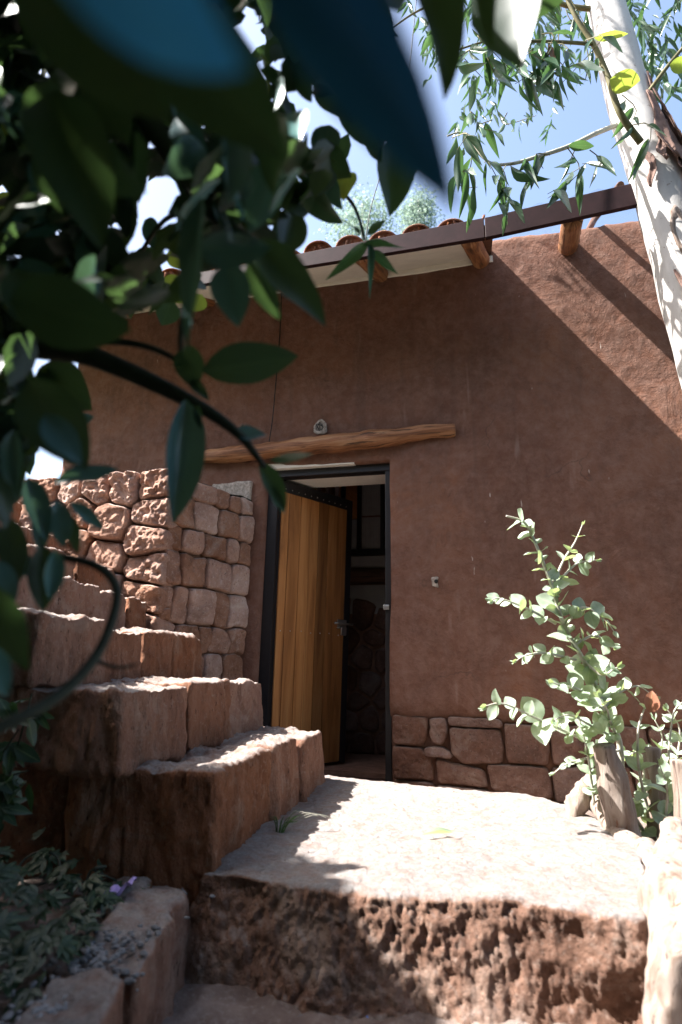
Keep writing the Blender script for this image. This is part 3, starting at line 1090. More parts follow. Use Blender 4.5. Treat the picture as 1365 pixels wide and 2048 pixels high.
for s_root, s_out in ((-3.9, -3.9), (-2.80, -2.80), (-2.08, -2.07), (-1.38, -1.36), (-.690, -.68), (.030, -.035), (.615, .53), (1.33, 1.28), (2.0, 1.98)):
    rr = rng.uniform(.058, .066)
    zr = 3.385 if s_root < .3 else 3.40
    V, Fc, U = tube([W(s_root + .03, zr + .19, -.36), W(s_root, zr, 0), W(s_out, zr - .395, EO - .012)], [rr, rr, rr * .93], 18, True, .005, 8, int(s_root * 10) + 50, 8)
    mesh('rafter', V, Fc, M['log'], house, True, U)
V, Fc, U = tube([W(.81, 3.755, -.36), W(.80, 3.585, 0), W(.79, 3.17, EO - .01)], .022, 10)
mesh('batten', V, Fc, M['darkwood'], house, True, U)
rs = [-3.24, -2.75, -2.05, -1.36, -.70, .03, .112]
V, Fc = wbox(-3.24, .112, 3.352, 3.40, -.01, .022)
o = mesh('eave_infill', V, Fc, M['white'], house, False)
# clear corrugated sheet over the open end
V, Fc = [], []
n = 160
for i in range(n + 1):
    s = .12 + (3.1 - .12) * i / n
    dz = .009 * math.sin(i * 1.15)
    for oo in (EO + .06, -.9):
        V.append(W(s, interp(FT, s) + (.012 + dz + .552 * (EO - oo)), oo))
for i in range(n):
    Fc.append((2 * i, 2 * i + 2, 2 * i + 3, 2 * i + 1))
mesh('clear_roof_sheet', V, Fc, M['sheet'], house)

# holes broken into the plaster with wires
def broken_box(s, z, r, seed, name):
    g = random.Random(seed)
    V, Fc = [], []
    n = 26
    for j, (f, h) in enumerate(((1.0, -.002), (.86, .006), (.7, .004), (.62, -.004), (.35, -.006))):
        for i in range(n):
            a = 2 * math.pi * i / n
            rr = r * f * (1 + .06 * math.sin(a * 3 + seed) + .1 * g.uniform(-1, 1))
            V.append(W(s + rr * math.cos(a), z + rr * math.sin(a) * 1.08, .009 + h))
    for j in range(4):
        for i in range(n):
            Fc.append((j * n + i, j * n + (i + 1) % n, (j + 1) * n + (i + 1) % n, (j + 1) * n + i))
    Fc.append(tuple(4 * n + i for i in range(n)))
    b = mesh(name, V, Fc, M['dirtywhite'], house)
    for k in range(4):
        a = g.uniform(0, 6.28)
        p = [W(s + g.uniform(-.4, .4) * r, z + g.uniform(-.4, .4) * r, .004), W(s + r * .6 * math.cos(a), z + r * .6 * math.sin(a), .03), W(s + r * .6 * math.cos(a + 2), z + r * .5 * math.sin(a + 2), .012)]
        V, Fc, U = tube(p, .0022, 6, sub=6)
        mesh('wire', V, Fc, M['cable'], b)


broken_box(-1.122, 2.205, .052, 4, 'wire_outlet')
V, Fq = block([W(-.366, 1.065, .010), W(-.322, 1.06, .010), W(-.322, 1.06, -.01), W(-.366, 1.065, -.01), W(-.366, 1.13, .010), W(-.324, 1.125, .010), W(-.324, 1.125, -.01), W(-.366, 1.13, -.01)], .006, .006, ((30, .006), (80, .002)), 9)
sw = mesh('switch_box', V, Fq, M['dirtywhite'], house)
V, Fc, U = tube([W(-.335, 1.098, .012), W(-.335, 1.098, .021)], [.013, .011], 12)
mesh('switch_hole', V, Fc, M['cable'], sw)
V, Fc, U = tube([W(-1.46, 3.34, .03), W(-1.462, 3.0, .016), W(-1.475, 2.6, .012), W(-1.485, 2.3, .014), W(-1.50, 2.12, .02)], .0035, 6, sub=5)
mesh('cable', V, Fc, M['cable'], house)
V, Fc, U = tube([W(-.78, 3.44, .2), at(745, 405, 3.6), at(790, 260, 3.65), at(822, 110, 3.7), at(850, -200, 3.9)], .004, 6, sub=5)
tag(mesh('overhead_cable', V, Fc, M['cable']), 'thin black cable running up from the tiled eave into the sky', 'cable')

# ---------------------------------------------------------------- stairs, slab, kerb and retaining wall
stairs = thing('stone_staircase', 'flight of rough reddish stone steps climbing left beside the rubble wall', 'stairs', (-.6, 2.5, -.02))
steps = [  # near end, far end of the nosing, height of the tread, joints along it, joints of the face under the near end
    ((-.345, 1.870), (-.085, 3.275), .250, (0, .40, .68, 1)),
    ((-.653, 1.850), (-.398, 3.255), .487, (0, .34, .64, 1)),
    ((-.965, 1.880), (-.735, 3.310), .705, (0, .30, .54, .74, 1)),
    ((-1.36, 1.950), (-1.070, 3.375), .912, (0, .45, .66, .84, 1)),
    ((-1.62, 2.020), (-1.300, 3.420), 1.085, (0, .50, .76, 1)),
    ((-1.95, 2.100), (-1.600, 3.440), 1.270, (0, .45, .75, 1)),
    ((-2.28, 2.200), (-1.930, 3.450), 1.460, (0, .4, .7, 1)),
]
zb = -.12
for k, (N, Fp, zt, jt) in enumerate(steps):
    N, Fp = Vector((*N, 0)), Vector((*Fp, 0))
    along = (Fp - N)
    inw = Vector((-along.y, along.x, 0)).normalized()              # up the stairs
    for i in range(len(jt) - 1):
        a, b = N + along * jt[i], N + along * jt[i + 1]
        g = along.normalized() * .009
        a, b = a + g, b - g
        jx = inw * rng.uniform(-.018, .018)
        zz = zt + rng.uniform(-.014, .009)
        dz0, dz1 = rng.uniform(-.007, .007), rng.uniform(-.007, .007)
        dp = .47 if i == 0 else .52
        bat = -inw * .018                                           # the face leans back a little
        c8 = [a + jx + bat, b + jx + bat, b + inw * dp, a + inw * dp]
        bot = [Vector((p.x, p.y, zb if k == 0 else zb + .004)) for p in c8]
        c8 = [a + jx, b + jx, b + inw * dp, a + inw * dp]
        top = [Vector((p.x, p.y, zz + d)) for p, d in zip(c8, (dz0, dz1, dz1, dz0))]
        V, Fq = block(bot + top, .0085, .011, ((3.5, .018), (13, .013), (42, .0065), (120, .003)), 400 + k * 10 + i, (1, 1, .40), 110)
        mesh('stone', V, Fq, M['step'], stairs)
        if i == 0:                                                   # stones of the face below the near end, further in
            for m_ in range(2):
                d0, d1 = dp + .012 + m_ * .43, dp + .43 + m_ * .43
                e0 = a + along.normalized() * (.02 + .02 * m_)
                e1 = a + along.normalized() * .34
                c4 = [e0 + inw * d0, e1 + inw * d0, e1 + inw * d1, e0 + inw * d1]
                V, Fq = block([Vector((p.x, p.y, zb + .004)) for p in c4] + [Vector((p.x, p.y, zt - .01)) for p in c4], .012, .018, ((4, .02), (16, .012), (45, .006)), 450 + k * 10 + m_, (1, 1, 1), 60)
                mesh('stone', V, Fq, M['step'], stairs)
    zb = zt - .012
# rubble fill under the treads
V, Fc = hexbox([(-.75, 2.25, -.1), (-.55, 3.2, -.1), (-2.4, 3.3, -.1), (-2.6, 2.45, -.1), (-.95, 2.25, .40), (-.75, 3.2, .40), (-2.4, 3.3, 1.2), (-2.6, 2.45, 1.2)])
mesh('rubble_core', V, Fc, M['mortar'], stairs, False)

outline = [(-.40, 1.88), (-.30, 1.845), (-.15, 1.785), (.02, 1.735), (.12, 1.715), (.23, 1.712), (.36, 1.698), (.48, 1.69), (.60, 1.655), (.67, 1.615), (.735, 1.60), (.79, 1.68),
           (.86, 1.84), (.98, 2.05), (1.09, 2.3), (1.06, 2.6), (.99, 2.85), (.93, 3.03), (.75, 3.10), (.5, 3.20), (.2, 3.32), (-.06, 3.415), (-.3, 3.47), (-.45, 3.3), (-.47, 2.6), (-.44, 2.1)]
op = np.array(outline)
for _ in range(2):
    q = np.empty((len(op) * 2, 2))
    q[0::2] = op * .75 + np.roll(op, -1, 0) * .25
    q[1::2] = op * .25 + np.roll(op, -1, 0) * .75
    op = q
seg = np.linalg.norm(np.roll(op, -1, 0) - op, axis=1)
cum = np.concatenate([[0], np.cumsum(seg)])
dens = np.where(op[:, 1] < 2.1, 3.0, 1.0) * seg
dc = np.concatenate([[0], np.cumsum(dens)])
NP = 820
tt = np.interp(np.linspace(0, dc[-1], NP, endpoint=False), dc, cum)
opc = np.vstack([op, op[:1]])
ring = np.column_stack([np.interp(tt, cum, opc[:, 0]), np.interp(tt, cum, opc[:, 1])])
ctr = np.array([.28, 2.35])
ring = ring + (ring - ctr) / np.linalg.norm(ring - ctr, axis=1, keepdims=True) * (.016 * fbm(np.column_stack([ring * 5, ring[:, :1] * 0]), 2, 71) + .0012 * fbm(np.column_stack([ring * 45, ring[:, :1] * 0]), 2, 72))[:, None]
rdir = ring - ctr
rl = np.linalg.norm(rdir, axis=1, keepdims=True)
Vs = []
NR = 95
for j in range(NR):                                                  # top, centre to edge
    f = ((j + 1) / NR) ** .75
    rr = ctr + rdir * (f * (rl - .018) / rl)
    Vs.append(np.column_stack([rr, np.zeros(NP)]))
for j in range(1, 6):                                                # rounded arris
    a = j / 6 * math.pi / 2
    rr = ctr + rdir * ((rl - .018 + .018 * math.sin(a)) / rl)
    Vs.append(np.column_stack([rr, np.full(NP, -.018 * (1 - math.cos(a)))]))
NF = 52
for j in range(NF):
    t = j / (NF - 1)
    under = -.012 * np.sin(np.full(NP, t) * 2.6) + .115 * t
    rr = ctr + rdir * ((rl + under[:, None]) / rl)
    Vs.append(np.column_stack([rr, np.full(NP, -.018 - .33 * t)]))
nrg = len(Vs)
Vs = np.concatenate(Vs)
I = np.arange(nrg * NP).reshape(nrg, NP)
J = np.roll(I, -1, 1)
Fq = np.column_stack([I[:-1].ravel(), I[1:].ravel(), J[1:].ravel(), J[:-1].ravel()])
N_ = normals(Vs, Fq)
face = 1 - np.clip(N_[:, 2], 0, 1)
A1 = fbm(Vs * np.array([4.5, 4.5, 5]), 2, 61)
A2 = fbm(Vs * np.array([19, 19, 13]), 3, 62)
A3 = fbm(Vs * np.array([52, 52, 36]), 3, 63)
A4 = fbm(Vs * 130, 2, 64)
topn = .012 * fbm(Vs * 2.2, 3, 65) + .005 * fbm(Vs * 16, 3, 66) + .003 * np.minimum(fbm(Vs * 50, 2, 67), .2)
disp = face * (.024 * A1 + .009 * A2 + .0075 * A3 + .0042 * A4) + (1 - face) * topn
# broken cavity low in the right half of the front
cav = np.exp(-(((Vs[:, 0] - .66) / .20) ** 2 + ((Vs[:, 2] + .25) / .10) ** 2)) * face * (Vs[:, 1] < 2)
disp -= .06 * cav
smooth_scar = np.exp(-(((Vs[:, 0] - .56) / .09) ** 2 + ((Vs[:, 2] + .085) / .05) ** 2) ** 2) * face * (Vs[:, 1] < 2)
disp = disp * (1 - .75 * smooth_scar) - .012 * smooth_scar
Vs = Vs + N_ * disp[:, None]
cen = len(Vs)
Vs = np.vstack([Vs, [[ctr[0], ctr[1], Vs[:NP, 2].mean()]]])
Fl = [tuple(f) for f in Fq] + [(cen, int(i), int((i + 1) % NP)) for i in range(NP)]
tag(mesh('landing_slab', Vs, Fl, M['slab']), 'broad worn stone slab in full sun before the door, rough broken front edge', 'stone slab')

# low kerb of long stones along the path, planting bed behind it
kerb = thing('stone_kerb', 'low kerb of long brown stones edging the shaded planting bed', 'kerb', (-.45, 1.5, -.28))
for k, (y0, y1) in enumerate(((1.40, 1.93), (.86, 1.385), (.30, .85))):
    x0 = -.395 + .004 * k
    c4 = [Vector((x0 + .02, y0, 0)), Vector((x0, y1, 0)), Vector((x0 - .16, y1, 0)), Vector((x0 - .16, y0, 0))]
    # order: along first, then inward
    V, Fq = block([Vector((p.x, p.y, -.34)) for p in c4] + [Vector((p.x - .012, p.y, -.05 + .008 * k)) for p in c4], .009, .022, ((4, .018), (15, .010), (50, .004)), 500 + k, (1, 1, .5), 90)
    mesh('stone', V, Fq, M['step'], kerb)

# stones wedged between kerb, stairs and slab
wedge = [((-.40, 1.93, -.34), (.10, .10, .27)), ((-.62, 1.86, -.16), (.24, .14, .12))]
for k, (p, sz) in enumerate(wedge):
    x, y, z = p
    a, b, c = sz
    V, Fq = block([(x - a / 2, y - b / 2, z), (x + a / 2, y - b / 2, z), (x + a / 2, y + b / 2, z), (x - a / 2, y + b / 2, z),
                   (x - a / 2.3, y - b / 2.4, z + c), (x + a / 2.4, y - b / 2.3, z + c * .9), (x + a / 2.3, y + b / 2.3, z + c), (x - a / 2.3, y + b / 2.3, z + c)], .01, .03, ((6, .02), (20, .01), (50, .004)), 520 + k)
    o = mesh('boulder', V, Fq, M['step'])
    tag(o, ('small upright stone filling the corner between kerb and slab', 'tilted brown boulder lying against the foot of the stairs')[k], 'stone')

# retaining wall: a sunlit face behind the stairs and a flat face turned to the door
ret = thing('rubble_retaining_wall', 'rubble stone retaining wall between the stairs and the house, corner lit by sun', 'stone wall', (-1.2, 3.5, .4))
CR = Vector((-1.035, 3.40, 0))
EN = W(-1.60, 0, .012)
EN = Vector((EN.x, EN.y, 0))
LF = Vector((-2.75, 3.80, 0))
du = (EN - CR)
lu = du.length
du.normalize()
nu = Vector((du.y, -du.x, 0))
dl = (LF - CR)
ll = dl.length
dl.normalize()
nl = Vector((-dl.y, dl.x, 0))
ZT = 1.70


def face_r(u, v, h):
    p = CR + du * u + nu * h
    return Vector((p.x, p.y, v))


def face_l(u, v, h):
    p = CR + dl * u + nl * (h - .02 * (1.7 - v))
    return Vector((p.x, p.y, v))


core = [CR + du * .06 - nu * .0 + dl * .05, EN, LF + Vector((.5, .62, 0)), LF + Vector((.04, .06, 0))]
inset = -(nu + nl).normalized() * .03
c4 = [CR - nu * .025 - nl * .025, EN - nu * .025, Vector((*(W(-3.1, 0, .01).xy), 0)), LF - nl * .03]
V, Fc = hexbox([Vector((p.x, p.y, -.05)) for p in c4] + [Vector((p.x, p.y, ZT - .03)) for p in c4])
mesh('mortar_core', V, Fc, M['mortar'], ret, False)
r3 = random.Random(12)
sd = []
cw = [.13, .105, .12, .10, .13, .11, .125, .12]
def jit(u, v, a=.017):
    q = np.array([[u * 23.1, v * 19.7, 3.3], [u * 23.1, v * 19.7, 9.1]])
    n_ = vnoise(q + .37, 41)
    return (u + a * float(n_[0]) * 1.6, v + a * float(n_[1]) * 1.6)


zc, k = -.02, 0
while zc < ZT - .08:
    hh = min(r3.uniform(.13, .235), ZT - .01 - zc)
    if ZT - zc - hh < .09:
        hh = ZT - .01 - zc
    us = [0.0]
    while us[-1] < lu - .07:
        us.append(us[-1] + r3.uniform(.09, .225))
    us[-1] = lu
    if us[-1] - us[-2] < .05:
        us.pop(-2)
    for a, b in zip(us[:-1], us[1:]):
        parts_ = [(zc, zc + hh)]
        if b - a < .12 and hh > .17 and r3.random() < .6:
            m_ = zc + hh * r3.uniform(.35, .65)
            parts_ = [(zc, m_), (m_, zc + hh)]
        for z0, z1 in parts_:
            sl2 = r3.uniform(-.022, .022)
            g_ = .0035
            c = [jit(a, z0), jit((a + b) / 2, z0), jit(b, z0), jit(b + sl2, (z0 + z1) / 2), jit(b, z1), jit((a + b) / 2, z1), jit(a, z1), jit(a - sl2 * .3, (z0 + z1) / 2)]
            mx, mz = sum(p[0] for p in c) / 8, sum(p[1] for p in c) / 8
            c = [(mx + (p[0] - mx) * (1 - g_ / max(abs(p[0] - mx), .02)), mz + (p[1] - mz) * (1 - g_ / max(abs(p[1] - mz), .02))) for p in c]
            V, Fc = cell_stone(c, face_r, .020 + r3.uniform(-.006, .012), .03, 64, 12, .008, 9, 600 + k, .004, 40, .09)
            mesh('stone', V, Fc, M['rubble'], ret)
            k += 1
    zc += hh
sd = [(.10, 1.60), (.30, 1.61), (.48, 1.60), (.66, 1.60), (.86, 1.61), (1.1, 1.59), (1.35, 1.6), (1.6, 1.59),
      (.09, 1.44), (.36, 1.38), (.58, 1.46), (.78, 1.43), (1.0, 1.41), (1.28, 1.42), (1.55, 1.42),
      (.12, 1.27), (.10, 1.10), (.38, 1.17), (.60, 1.25), (.84, 1.22), (1.12, 1.22), (1.45, 1.24),
      (.13, .94), (.36, .97), (.62, 1.04), (.9, 1.0), (1.3, 1.03), (.16, .78), (.42, .78), (.7, .8), (1.1, .8)]
for k, c in enumerate(cells(sd, [(-.035, .66), (ll, .66), (ll, ZT - .02), (-.035, ZT)], .010)):
    rough = .016 if k in (0, 1, 2, 8, 15, 16) else .009
    V, Fc = cell_stone(c, face_l, .05 + r3.uniform(-.008, .022), .11, 96, 26, .016, 7, 700 + k, rough, 30, .10)
    mesh('stone', V, Fc, M['rubble'], ret)
# earth on top of the terrace, level with the wall head
gxx = np.linspace(0, 1, 40)
tp = [CR, EN, Vector((*(W(-3.24, 0, .012).xy), 0)), LF]
V = []
for v_ in gxx:
    for u_ in gxx:
        p = (tp[0] * (1 - u_) + tp[1] * u_) * (1 - v_) + (tp[3] * (1 - u_) + tp[2] * u_) * v_
        V.append((p.x, p.y, ZT - .012))
V = np.array(V)
V[:, 2] += .012 * fbm(V * 9, 3, 8)
I = np.arange(1600).reshape(40, 40)
Fq = np.column_stack([I[:-1, :-1].ravel(), I[1:, :-1].ravel(), I[1:, 1:].ravel(), I[:-1, 1:].ravel()])
mesh('earth_top', V, Fq, M['soil'], ret)
# upper terrace the stairs lead to
V, Fc = [], []
n = 40
for j in range(n + 1):
    for i in range(n + 1):
        V.append((-8.5 + 5.95 * i / n, .9 + 8 * j / n, 1.50))
V = np.array(V)
V[:, 2] += .05 * fbm(V * 1.3, 3, 6)
V[:, 2] -= .55 * sstep(2.5, 1.3, V[:, 1])
I = np.arange((n + 1) ** 2).reshape(n + 1, n + 1)
Fq = np.column_stack([I[:-1, :-1].ravel(), I[:-1, 1:].ravel(), I[1:, 1:].ravel(), I[1:, :-1].ravel()])
kind(mesh('terrace', V, Fq, M['soil']), 'structure')

# ---------------------------------------------------------------- plants
def leaf_verts(shape, seed):
    g = random.Random(seed)
    nl, nw = 9, 4
    fold = g.uniform(.10, .35)
    curl = g.uniform(-.25, .35)
    twist = g.uniform(-.5, .5)
    bend = {'gum': g.uniform(.10, .30) * g.choice((-1, 1)), 'round': g.uniform(-.05, .05), 'broad': g.uniform(-.12, .12)}[shape]
    V, U, Fc = [], [], []
    for j in range(nl + 1):
        t = j / nl
        if shape == 'gum':
            w = .5 * math.sin(math.pi * min(1, t ** .72)) ** .9 * (1 - .25 * t)
        elif shape == 'round':
            w = .5 * max(0, math.sin(math.pi * t ** .80)) ** .74
        else:
            w = .5 * max(0, math.sin(math.pi * t ** .85)) ** .8 * (1 - .12 * t)
        if j == nl:
            w = 0.004
        if j == 0:
            w = .03
        a = twist * t
        for i in range(nw + 1):
            x = (i / nw * 2 - 1) * w
            z = abs(x) * fold + .03 * math.sin(t * 9 + seed) * abs(x) * 2
            xr, zr = x * math.cos(a) - z * math.sin(a), x * math.sin(a) + z * math.cos(a)
            V.append((xr + bend * t * t, t * (1 - .12 * abs(curl)), zr - curl * t * t * .5))
            U.append((i / nw, t))
    for j in range(nl):
        for i in range(nw):
            q = j * (nw + 1) + i
            Fc.append((q, q + 1, q + nw + 2, q + nw + 1))
    return V, Fc, U


_LM = {}


def leaf_mesh(shape, mat, k):
    key = (shape, mat, k)
    if key not in _LM:
        V, Fc, U = leaf_verts(shape, k * 13 + len(shape))
        _LM[key] = make_mesh('leaf', V, Fc, M[mat], True, U)
    return _LM[key]


def frame(base, d, n, L, Wd):
    d = Vector(d).normalized()
    n = Vector(n)
    n = n - d * n.dot(d)
    if n.length < 1e-4:
        n = d.orthogonal()
    n.normalize()
    x = d.cross(n)
    Mx = Matrix((x * Wd, d * L, n * L)).transposed().to_4x4()
    Mx.translation = base
    return Mx


def leaf(parent, shape, mat, base, d, n, L, Wd, k=None, name='leaf'):
    me = leaf_mesh(shape, mat, rng.randrange(6) if k is None else k)
    return link(bpy.data.objects.new(name, me), parent, frame(base, d, n, L, Wd))


class Mass:
    """many leaves too small or too hidden to pick apart, one mesh"""

    def __init__(self):
        self.V, self.F, self.U = [], [], []
        self.t = {s: [leaf_verts_lite(s, k) for k in range(4)] for s in ('gum', 'round', 'broad')}

    def add(self, shape, base, d, n, L, Wd):
        V, Fc, U = self.t[shape][rng.randrange(4)]
        Mx = np.array(frame(base, d, n, L, Wd))
        A = V @ Mx[:3, :3].T + Mx[:3, 3]
        self.V.append(A)
        self.F.append(Fc)
        self.U.append(U)

    def build(self, name, mat, parent, label=None):
        off, Fc = 0, []
        for v, f in zip(self.V, self.F):
            Fc += [tuple(i + off for i in q) for q in f]
            off += len(v)
        o = mesh(name, np.concatenate(self.V), Fc, M[mat], parent, True, np.concatenate(self.U))
        return kind(o, 'stuff', label)


def leaf_verts_lite(shape, seed):
    g = random.Random(seed + 99)
    w = {'gum': (.0, .42, .5, .3, .0), 'round': (.0, .5, .5, .38, .0), 'broad': (.0, .46, .5, .34, .0)}[shape]
    bend = g.uniform(.1, .3) * g.choice((-1, 1)) if shape == 'gum' else 0
    curl = g.uniform(-.2, .3)
    f = g.uniform(.1, .3)
    V, U, Fc = [], [], []
    for j in range(5):
        t = j / 4
        for i in (-1, 0, 1):
            V.append((i * max(w[j], .01) + bend * t * t, t, abs(i) * w[j] * f - curl * t * t * .5))
            U.append((.5 + i * .5, t))
    for j in range(4):
        for i in range(2):
            q = j * 3 + i
            Fc.append((q, q + 1, q + 4, q + 3))
    return np.array(V), Fc, U




def rv(s=1.0):
    return Vector((rng.uniform(-s, s), rng.uniform(-s, s), rng.uniform(-s, s)))


def along(path, t):
    L = [0]
    for i in range(len(path) - 1):
        L.append(L[-1] + (path[i + 1] - path[i]).length)
    x = t * L[-1]
    for i in range(len(path) - 1):
        if x <= L[i + 1] or i == len(path) - 2:
            k = (x - L[i]) / max(1e-9, L[i + 1] - L[i])
            return path[i].lerp(path[i + 1], k), (path[i + 1] - path[i]).normalized()


# --- cut stems of a coppiced gum with fresh shoots, right of the slab
stump = thing('coppice_stump', 'weathered grey stump with sawn upright stems at the slab corner', 'tree stump', (1.05, 2.2, -.1))


def wood(name, path, rad, parent, mat='weathered', n=24, noise=.012, nf=7, seed=0, sub=8):
    V, Fc, U = tube(path, rad, n, True, noise, nf, seed, sub)
    return mesh(name, V, Fc, M[mat], parent, True, U)


wood('cut_stem', [at(1256, 1720, 2.42), at(1246, 1660, 2.42), at(1228, 1580, 2.41), at(1209, 1492, 2.40)], [.066, .062, .054, .050], stump, seed=1)
wood('cut_stem', [at(1325, 1730, 2.50), at(1322, 1670, 2.50), at(1312, 1580, 2.50), at(1302, 1497, 2.50)], [.045, .040, .036, .033], stump, seed=2)
wood('cut_stem', [at(1372, 1760, 2.20), at(1370, 1680, 2.2), at(1366, 1600, 2.2), at(1362, 1522, 2.2)], [.042, .04, .036, .032], stump, seed=3)
wood('stump_base', [at(1420, 2200, 1.40), at(1395, 2048, 1.46), at(1376, 1900, 1.54), at(1364, 1790, 1.66), at(1352, 1710, 1.82), at(1352, 1650, 1.98)],
     [.125, .100, .084, .074, .060, .03], stump, n=48, noise=.028, nf=9, seed=8, sub=16)
wood('root', [at(1300, 1735, 2.2), at(1250, 1690, 2.35), at(1205, 1620, 2.55), at(1165, 1600, 2.7)], [.05, .05, .04, .022], stump, n=20, noise=.012, nf=10, seed=9, sub=10)
wood('root', [at(1330, 1800, 1.98), at(1300, 1715, 2.15), at(1285, 1690, 2.3)], [.06, .05, .03], stump, n=20, noise=.014, nf=10, seed=10, sub=10)
wood('splinter', [at(1148, 1640, 2.62), at(1160, 1600, 2.62), at(1180, 1565, 2.62), at(1196, 1552, 2.62)], [.04, .034, .018, .005], stump, n=28, noise=.022, nf=22, seed=12, mat='weathered')


def juvenile_shoot(parent, path, r0, r1, n_pairs, size, rnd, side=0.8, start=.15, dry=None):
    V, Fc, U = tube(path, list(np.linspace(r0, r1, len(path))), 8, True, sub=5)
    mesh('stem', V, Fc, M['palestem'], parent, True, U)
    for k in range(n_pairs):
        t = start + (1 - start) * (k + rnd.uniform(0, .4)) / n_pairs
        p, d = along(path, min(t, .995))
        ax = d.orthogonal().normalized()
        ax.rotate(Matrix.Rotation(k * 1.571 + rnd.uniform(-.5, .5), 3, d))
        sz = 1.12 * size * (1.0 - .55 * t ** 2) * rnd.uniform(.7, 1.15)
        for sgn in (-1, 1):
            ld = (ax * sgn * side + d * rnd.uniform(.2, .8) + Vector((0, 0, rnd.uniform(-.25, .3)))).normalized()
            nn = (d * .6 + Vector((rnd.uniform(-.6, .2), rnd.uniform(-.9, .1), rnd.uniform(.2, .9)))).normalized()
            leaf(parent, 'round', 'leafjuv', p, ld, nn, sz, sz * rnd.uniform(.62, .85))
    p, d = along(path, 1.0)
    for k in range(3):
        leaf(parent, 'round', 'leafjuv', p, d + rv(.5), rv(), size * .42, size * .22)


rs_ = random.Random(5)
sap = thing('gum_sapling', 'tall young gum shoot with pale round leaves against the brown wall', 'sapling', at(1262, 1690, 2.55))
Ds = 2.45


def pl(*pts):
    return [at(x, y, Ds + dd) for x, y, dd in pts]


main = pl((1262, 1700, .1), (1245, 1560, .12), (1238, 1480, .1), (1209, 1415, .06), (1170, 1325, 0), (1130, 1255, 0), (1103, 1169, -.02), (1068, 1079, -.04), (1048, 1044, -.05), (1013, 1032, -.06))
V, Fc, U = tube(main, list(np.linspace(.014, .004, len(main))), 10, True, sub=6)
mesh('stem', V, Fc, M['palestem'], sap, True, U)
for k in range(24):
    t = .34 + .64 * k / 24
    p, d = along(main, t)
    ax = d.orthogonal().normalized()
    ax.rotate(Matrix.Rotation(k * 1.57 + rs_.uniform(-.6, .6), 3, d))
    for sgn in (-1, 1):
        sz = .096 * (1 - .55 * max(0, t - .45)) * rs_.uniform(.5, 1.2)
        leaf(sap, 'round', 'leafjuv', p, ax * sgn + d * rs_.uniform(.1, .9), Vector((rs_.uniform(-.6, .3), rs_.uniform(-.9, .1), rs_.uniform(.2, .9))), sz, sz * rs_.uniform(.6, .85))
for pts, npair, sz in (
        (((1112, 1247, 0), (1050, 1215, -.05), (1000, 1197, -.08), (985, 1200, -.1)), 5, .075),
        (((1152, 1320, 0), (1090, 1306, -.06), (1050, 1312, -.1), (1033, 1322, -.12)), 5, .07),
        (((1165, 1478, .05), (1080, 1440, -.05), (1010, 1408, -.1), (972, 1412, -.12)), 6, .10),
        (((1105, 1172, 0), (1128, 1120, .04), (1150, 1085, .05), (1165, 1050, .06)), 4, .06),
        (((1103, 1180, 0), (1150, 1130, .06), (1180, 1122, .08), (1192, 1120, .1)), 4, .07),
        (((1130, 1255, 0), (1165, 1215, -.05), (1205, 1235, -.06), (1228, 1262, -.08)), 5, .08),
        (((1150, 1290, 0), (1190, 1270, .05), (1215, 1290, .08), (1228, 1295, .1)), 4, .075),
        (((1170, 1325, 0), (1205, 1350, -.06), (1225, 1340, -.1), (1235, 1335, -.1)), 4, .075),
        (((1209, 1415, 0), (1240, 1385, .06), (1275, 1372, .08), (1298, 1385, .1)), 4, .065),
        (((1209, 1420, 0), (1160, 1380, -.08), (1120, 1370, -.12), (1105, 1365, -.15)), 5, .085),
        (((1238, 1480, .05), (1180, 1450, -.06), (1140, 1430, -.1), (1110, 1440, -.12)), 5, .09),
        (((1238, 1480, .05), (1220, 1440, -.08), (1215, 1420, -.12), (1200, 1395, -.15)), 4, .085),
        (((1189, 1610, .1), (1181, 1540, .06), (1170, 1480, .0), (1160, 1440, -.05)), 5, .075),
        (((1240, 1500, .1), (1160, 1520, .05), (1130, 1530, .0), (1110, 1545, .0)), 4, .06)):
    juvenile_shoot(sap, pl(*pts), .006, .002, npair, sz, rs_)

sap2 = thing('gum_sapling', 'bushy cluster of pale round gum leaves sprouting among the sawn stems', 'sapling', at(1320, 1700, 2.55))
for pts, npair, sz in (
        (((1320, 1700, .1), (1282, 1560, 0), (1276, 1470, -.05), (1290, 1415, -.05), (1305, 1400, -.05)), 7, .085),
        (((1320, 1700, .1), (1335, 1560, .1), (1340, 1480, .1), (1350, 1420, .1), (1375, 1400, .1)), 7, .09),
        (((1320, 1700, .1), (1360, 1600, .0), (1380, 1540, -.05), (1400, 1490, -.1)), 6, .085),
        (((1320, 1690, .1), (1290, 1600, .2), (1285, 1530, .25), (1250, 1500, .25)), 6, .085),
        (((1320, 1690, .1), (1330, 1640, -.05), (1335, 1580, -.1), (1320, 1530, -.15)), 5, .08),
        (((1310, 1700, .1), (1275, 1640, .0), (1245, 1600, -.05), (1235, 1580, -.05)), 4, .07),
        (((1320, 1650, .1), (1310, 1560, .2), (1325, 1480, .2), (1310, 1440, .2)), 6, .08),
        (((1330, 1650, .2), (1350, 1540, .3), (1360, 1460, .3), (1335, 1420, .3)), 6, .08),
        (((1200, 1640, .2), (1215, 1560, .2), (1260, 1510, .2), (1290, 1500, .2)), 6, .08)):
    juvenile_shoot(sap2, pl(*pts), .007, .002, npair, sz, rs_)
p = at(1300, 1425, 2.36)
leaf(sap2, 'round', 'leafdry', p, Vector((.25, 0, 1)), Vector((0, -1, .2)), .085, .055)

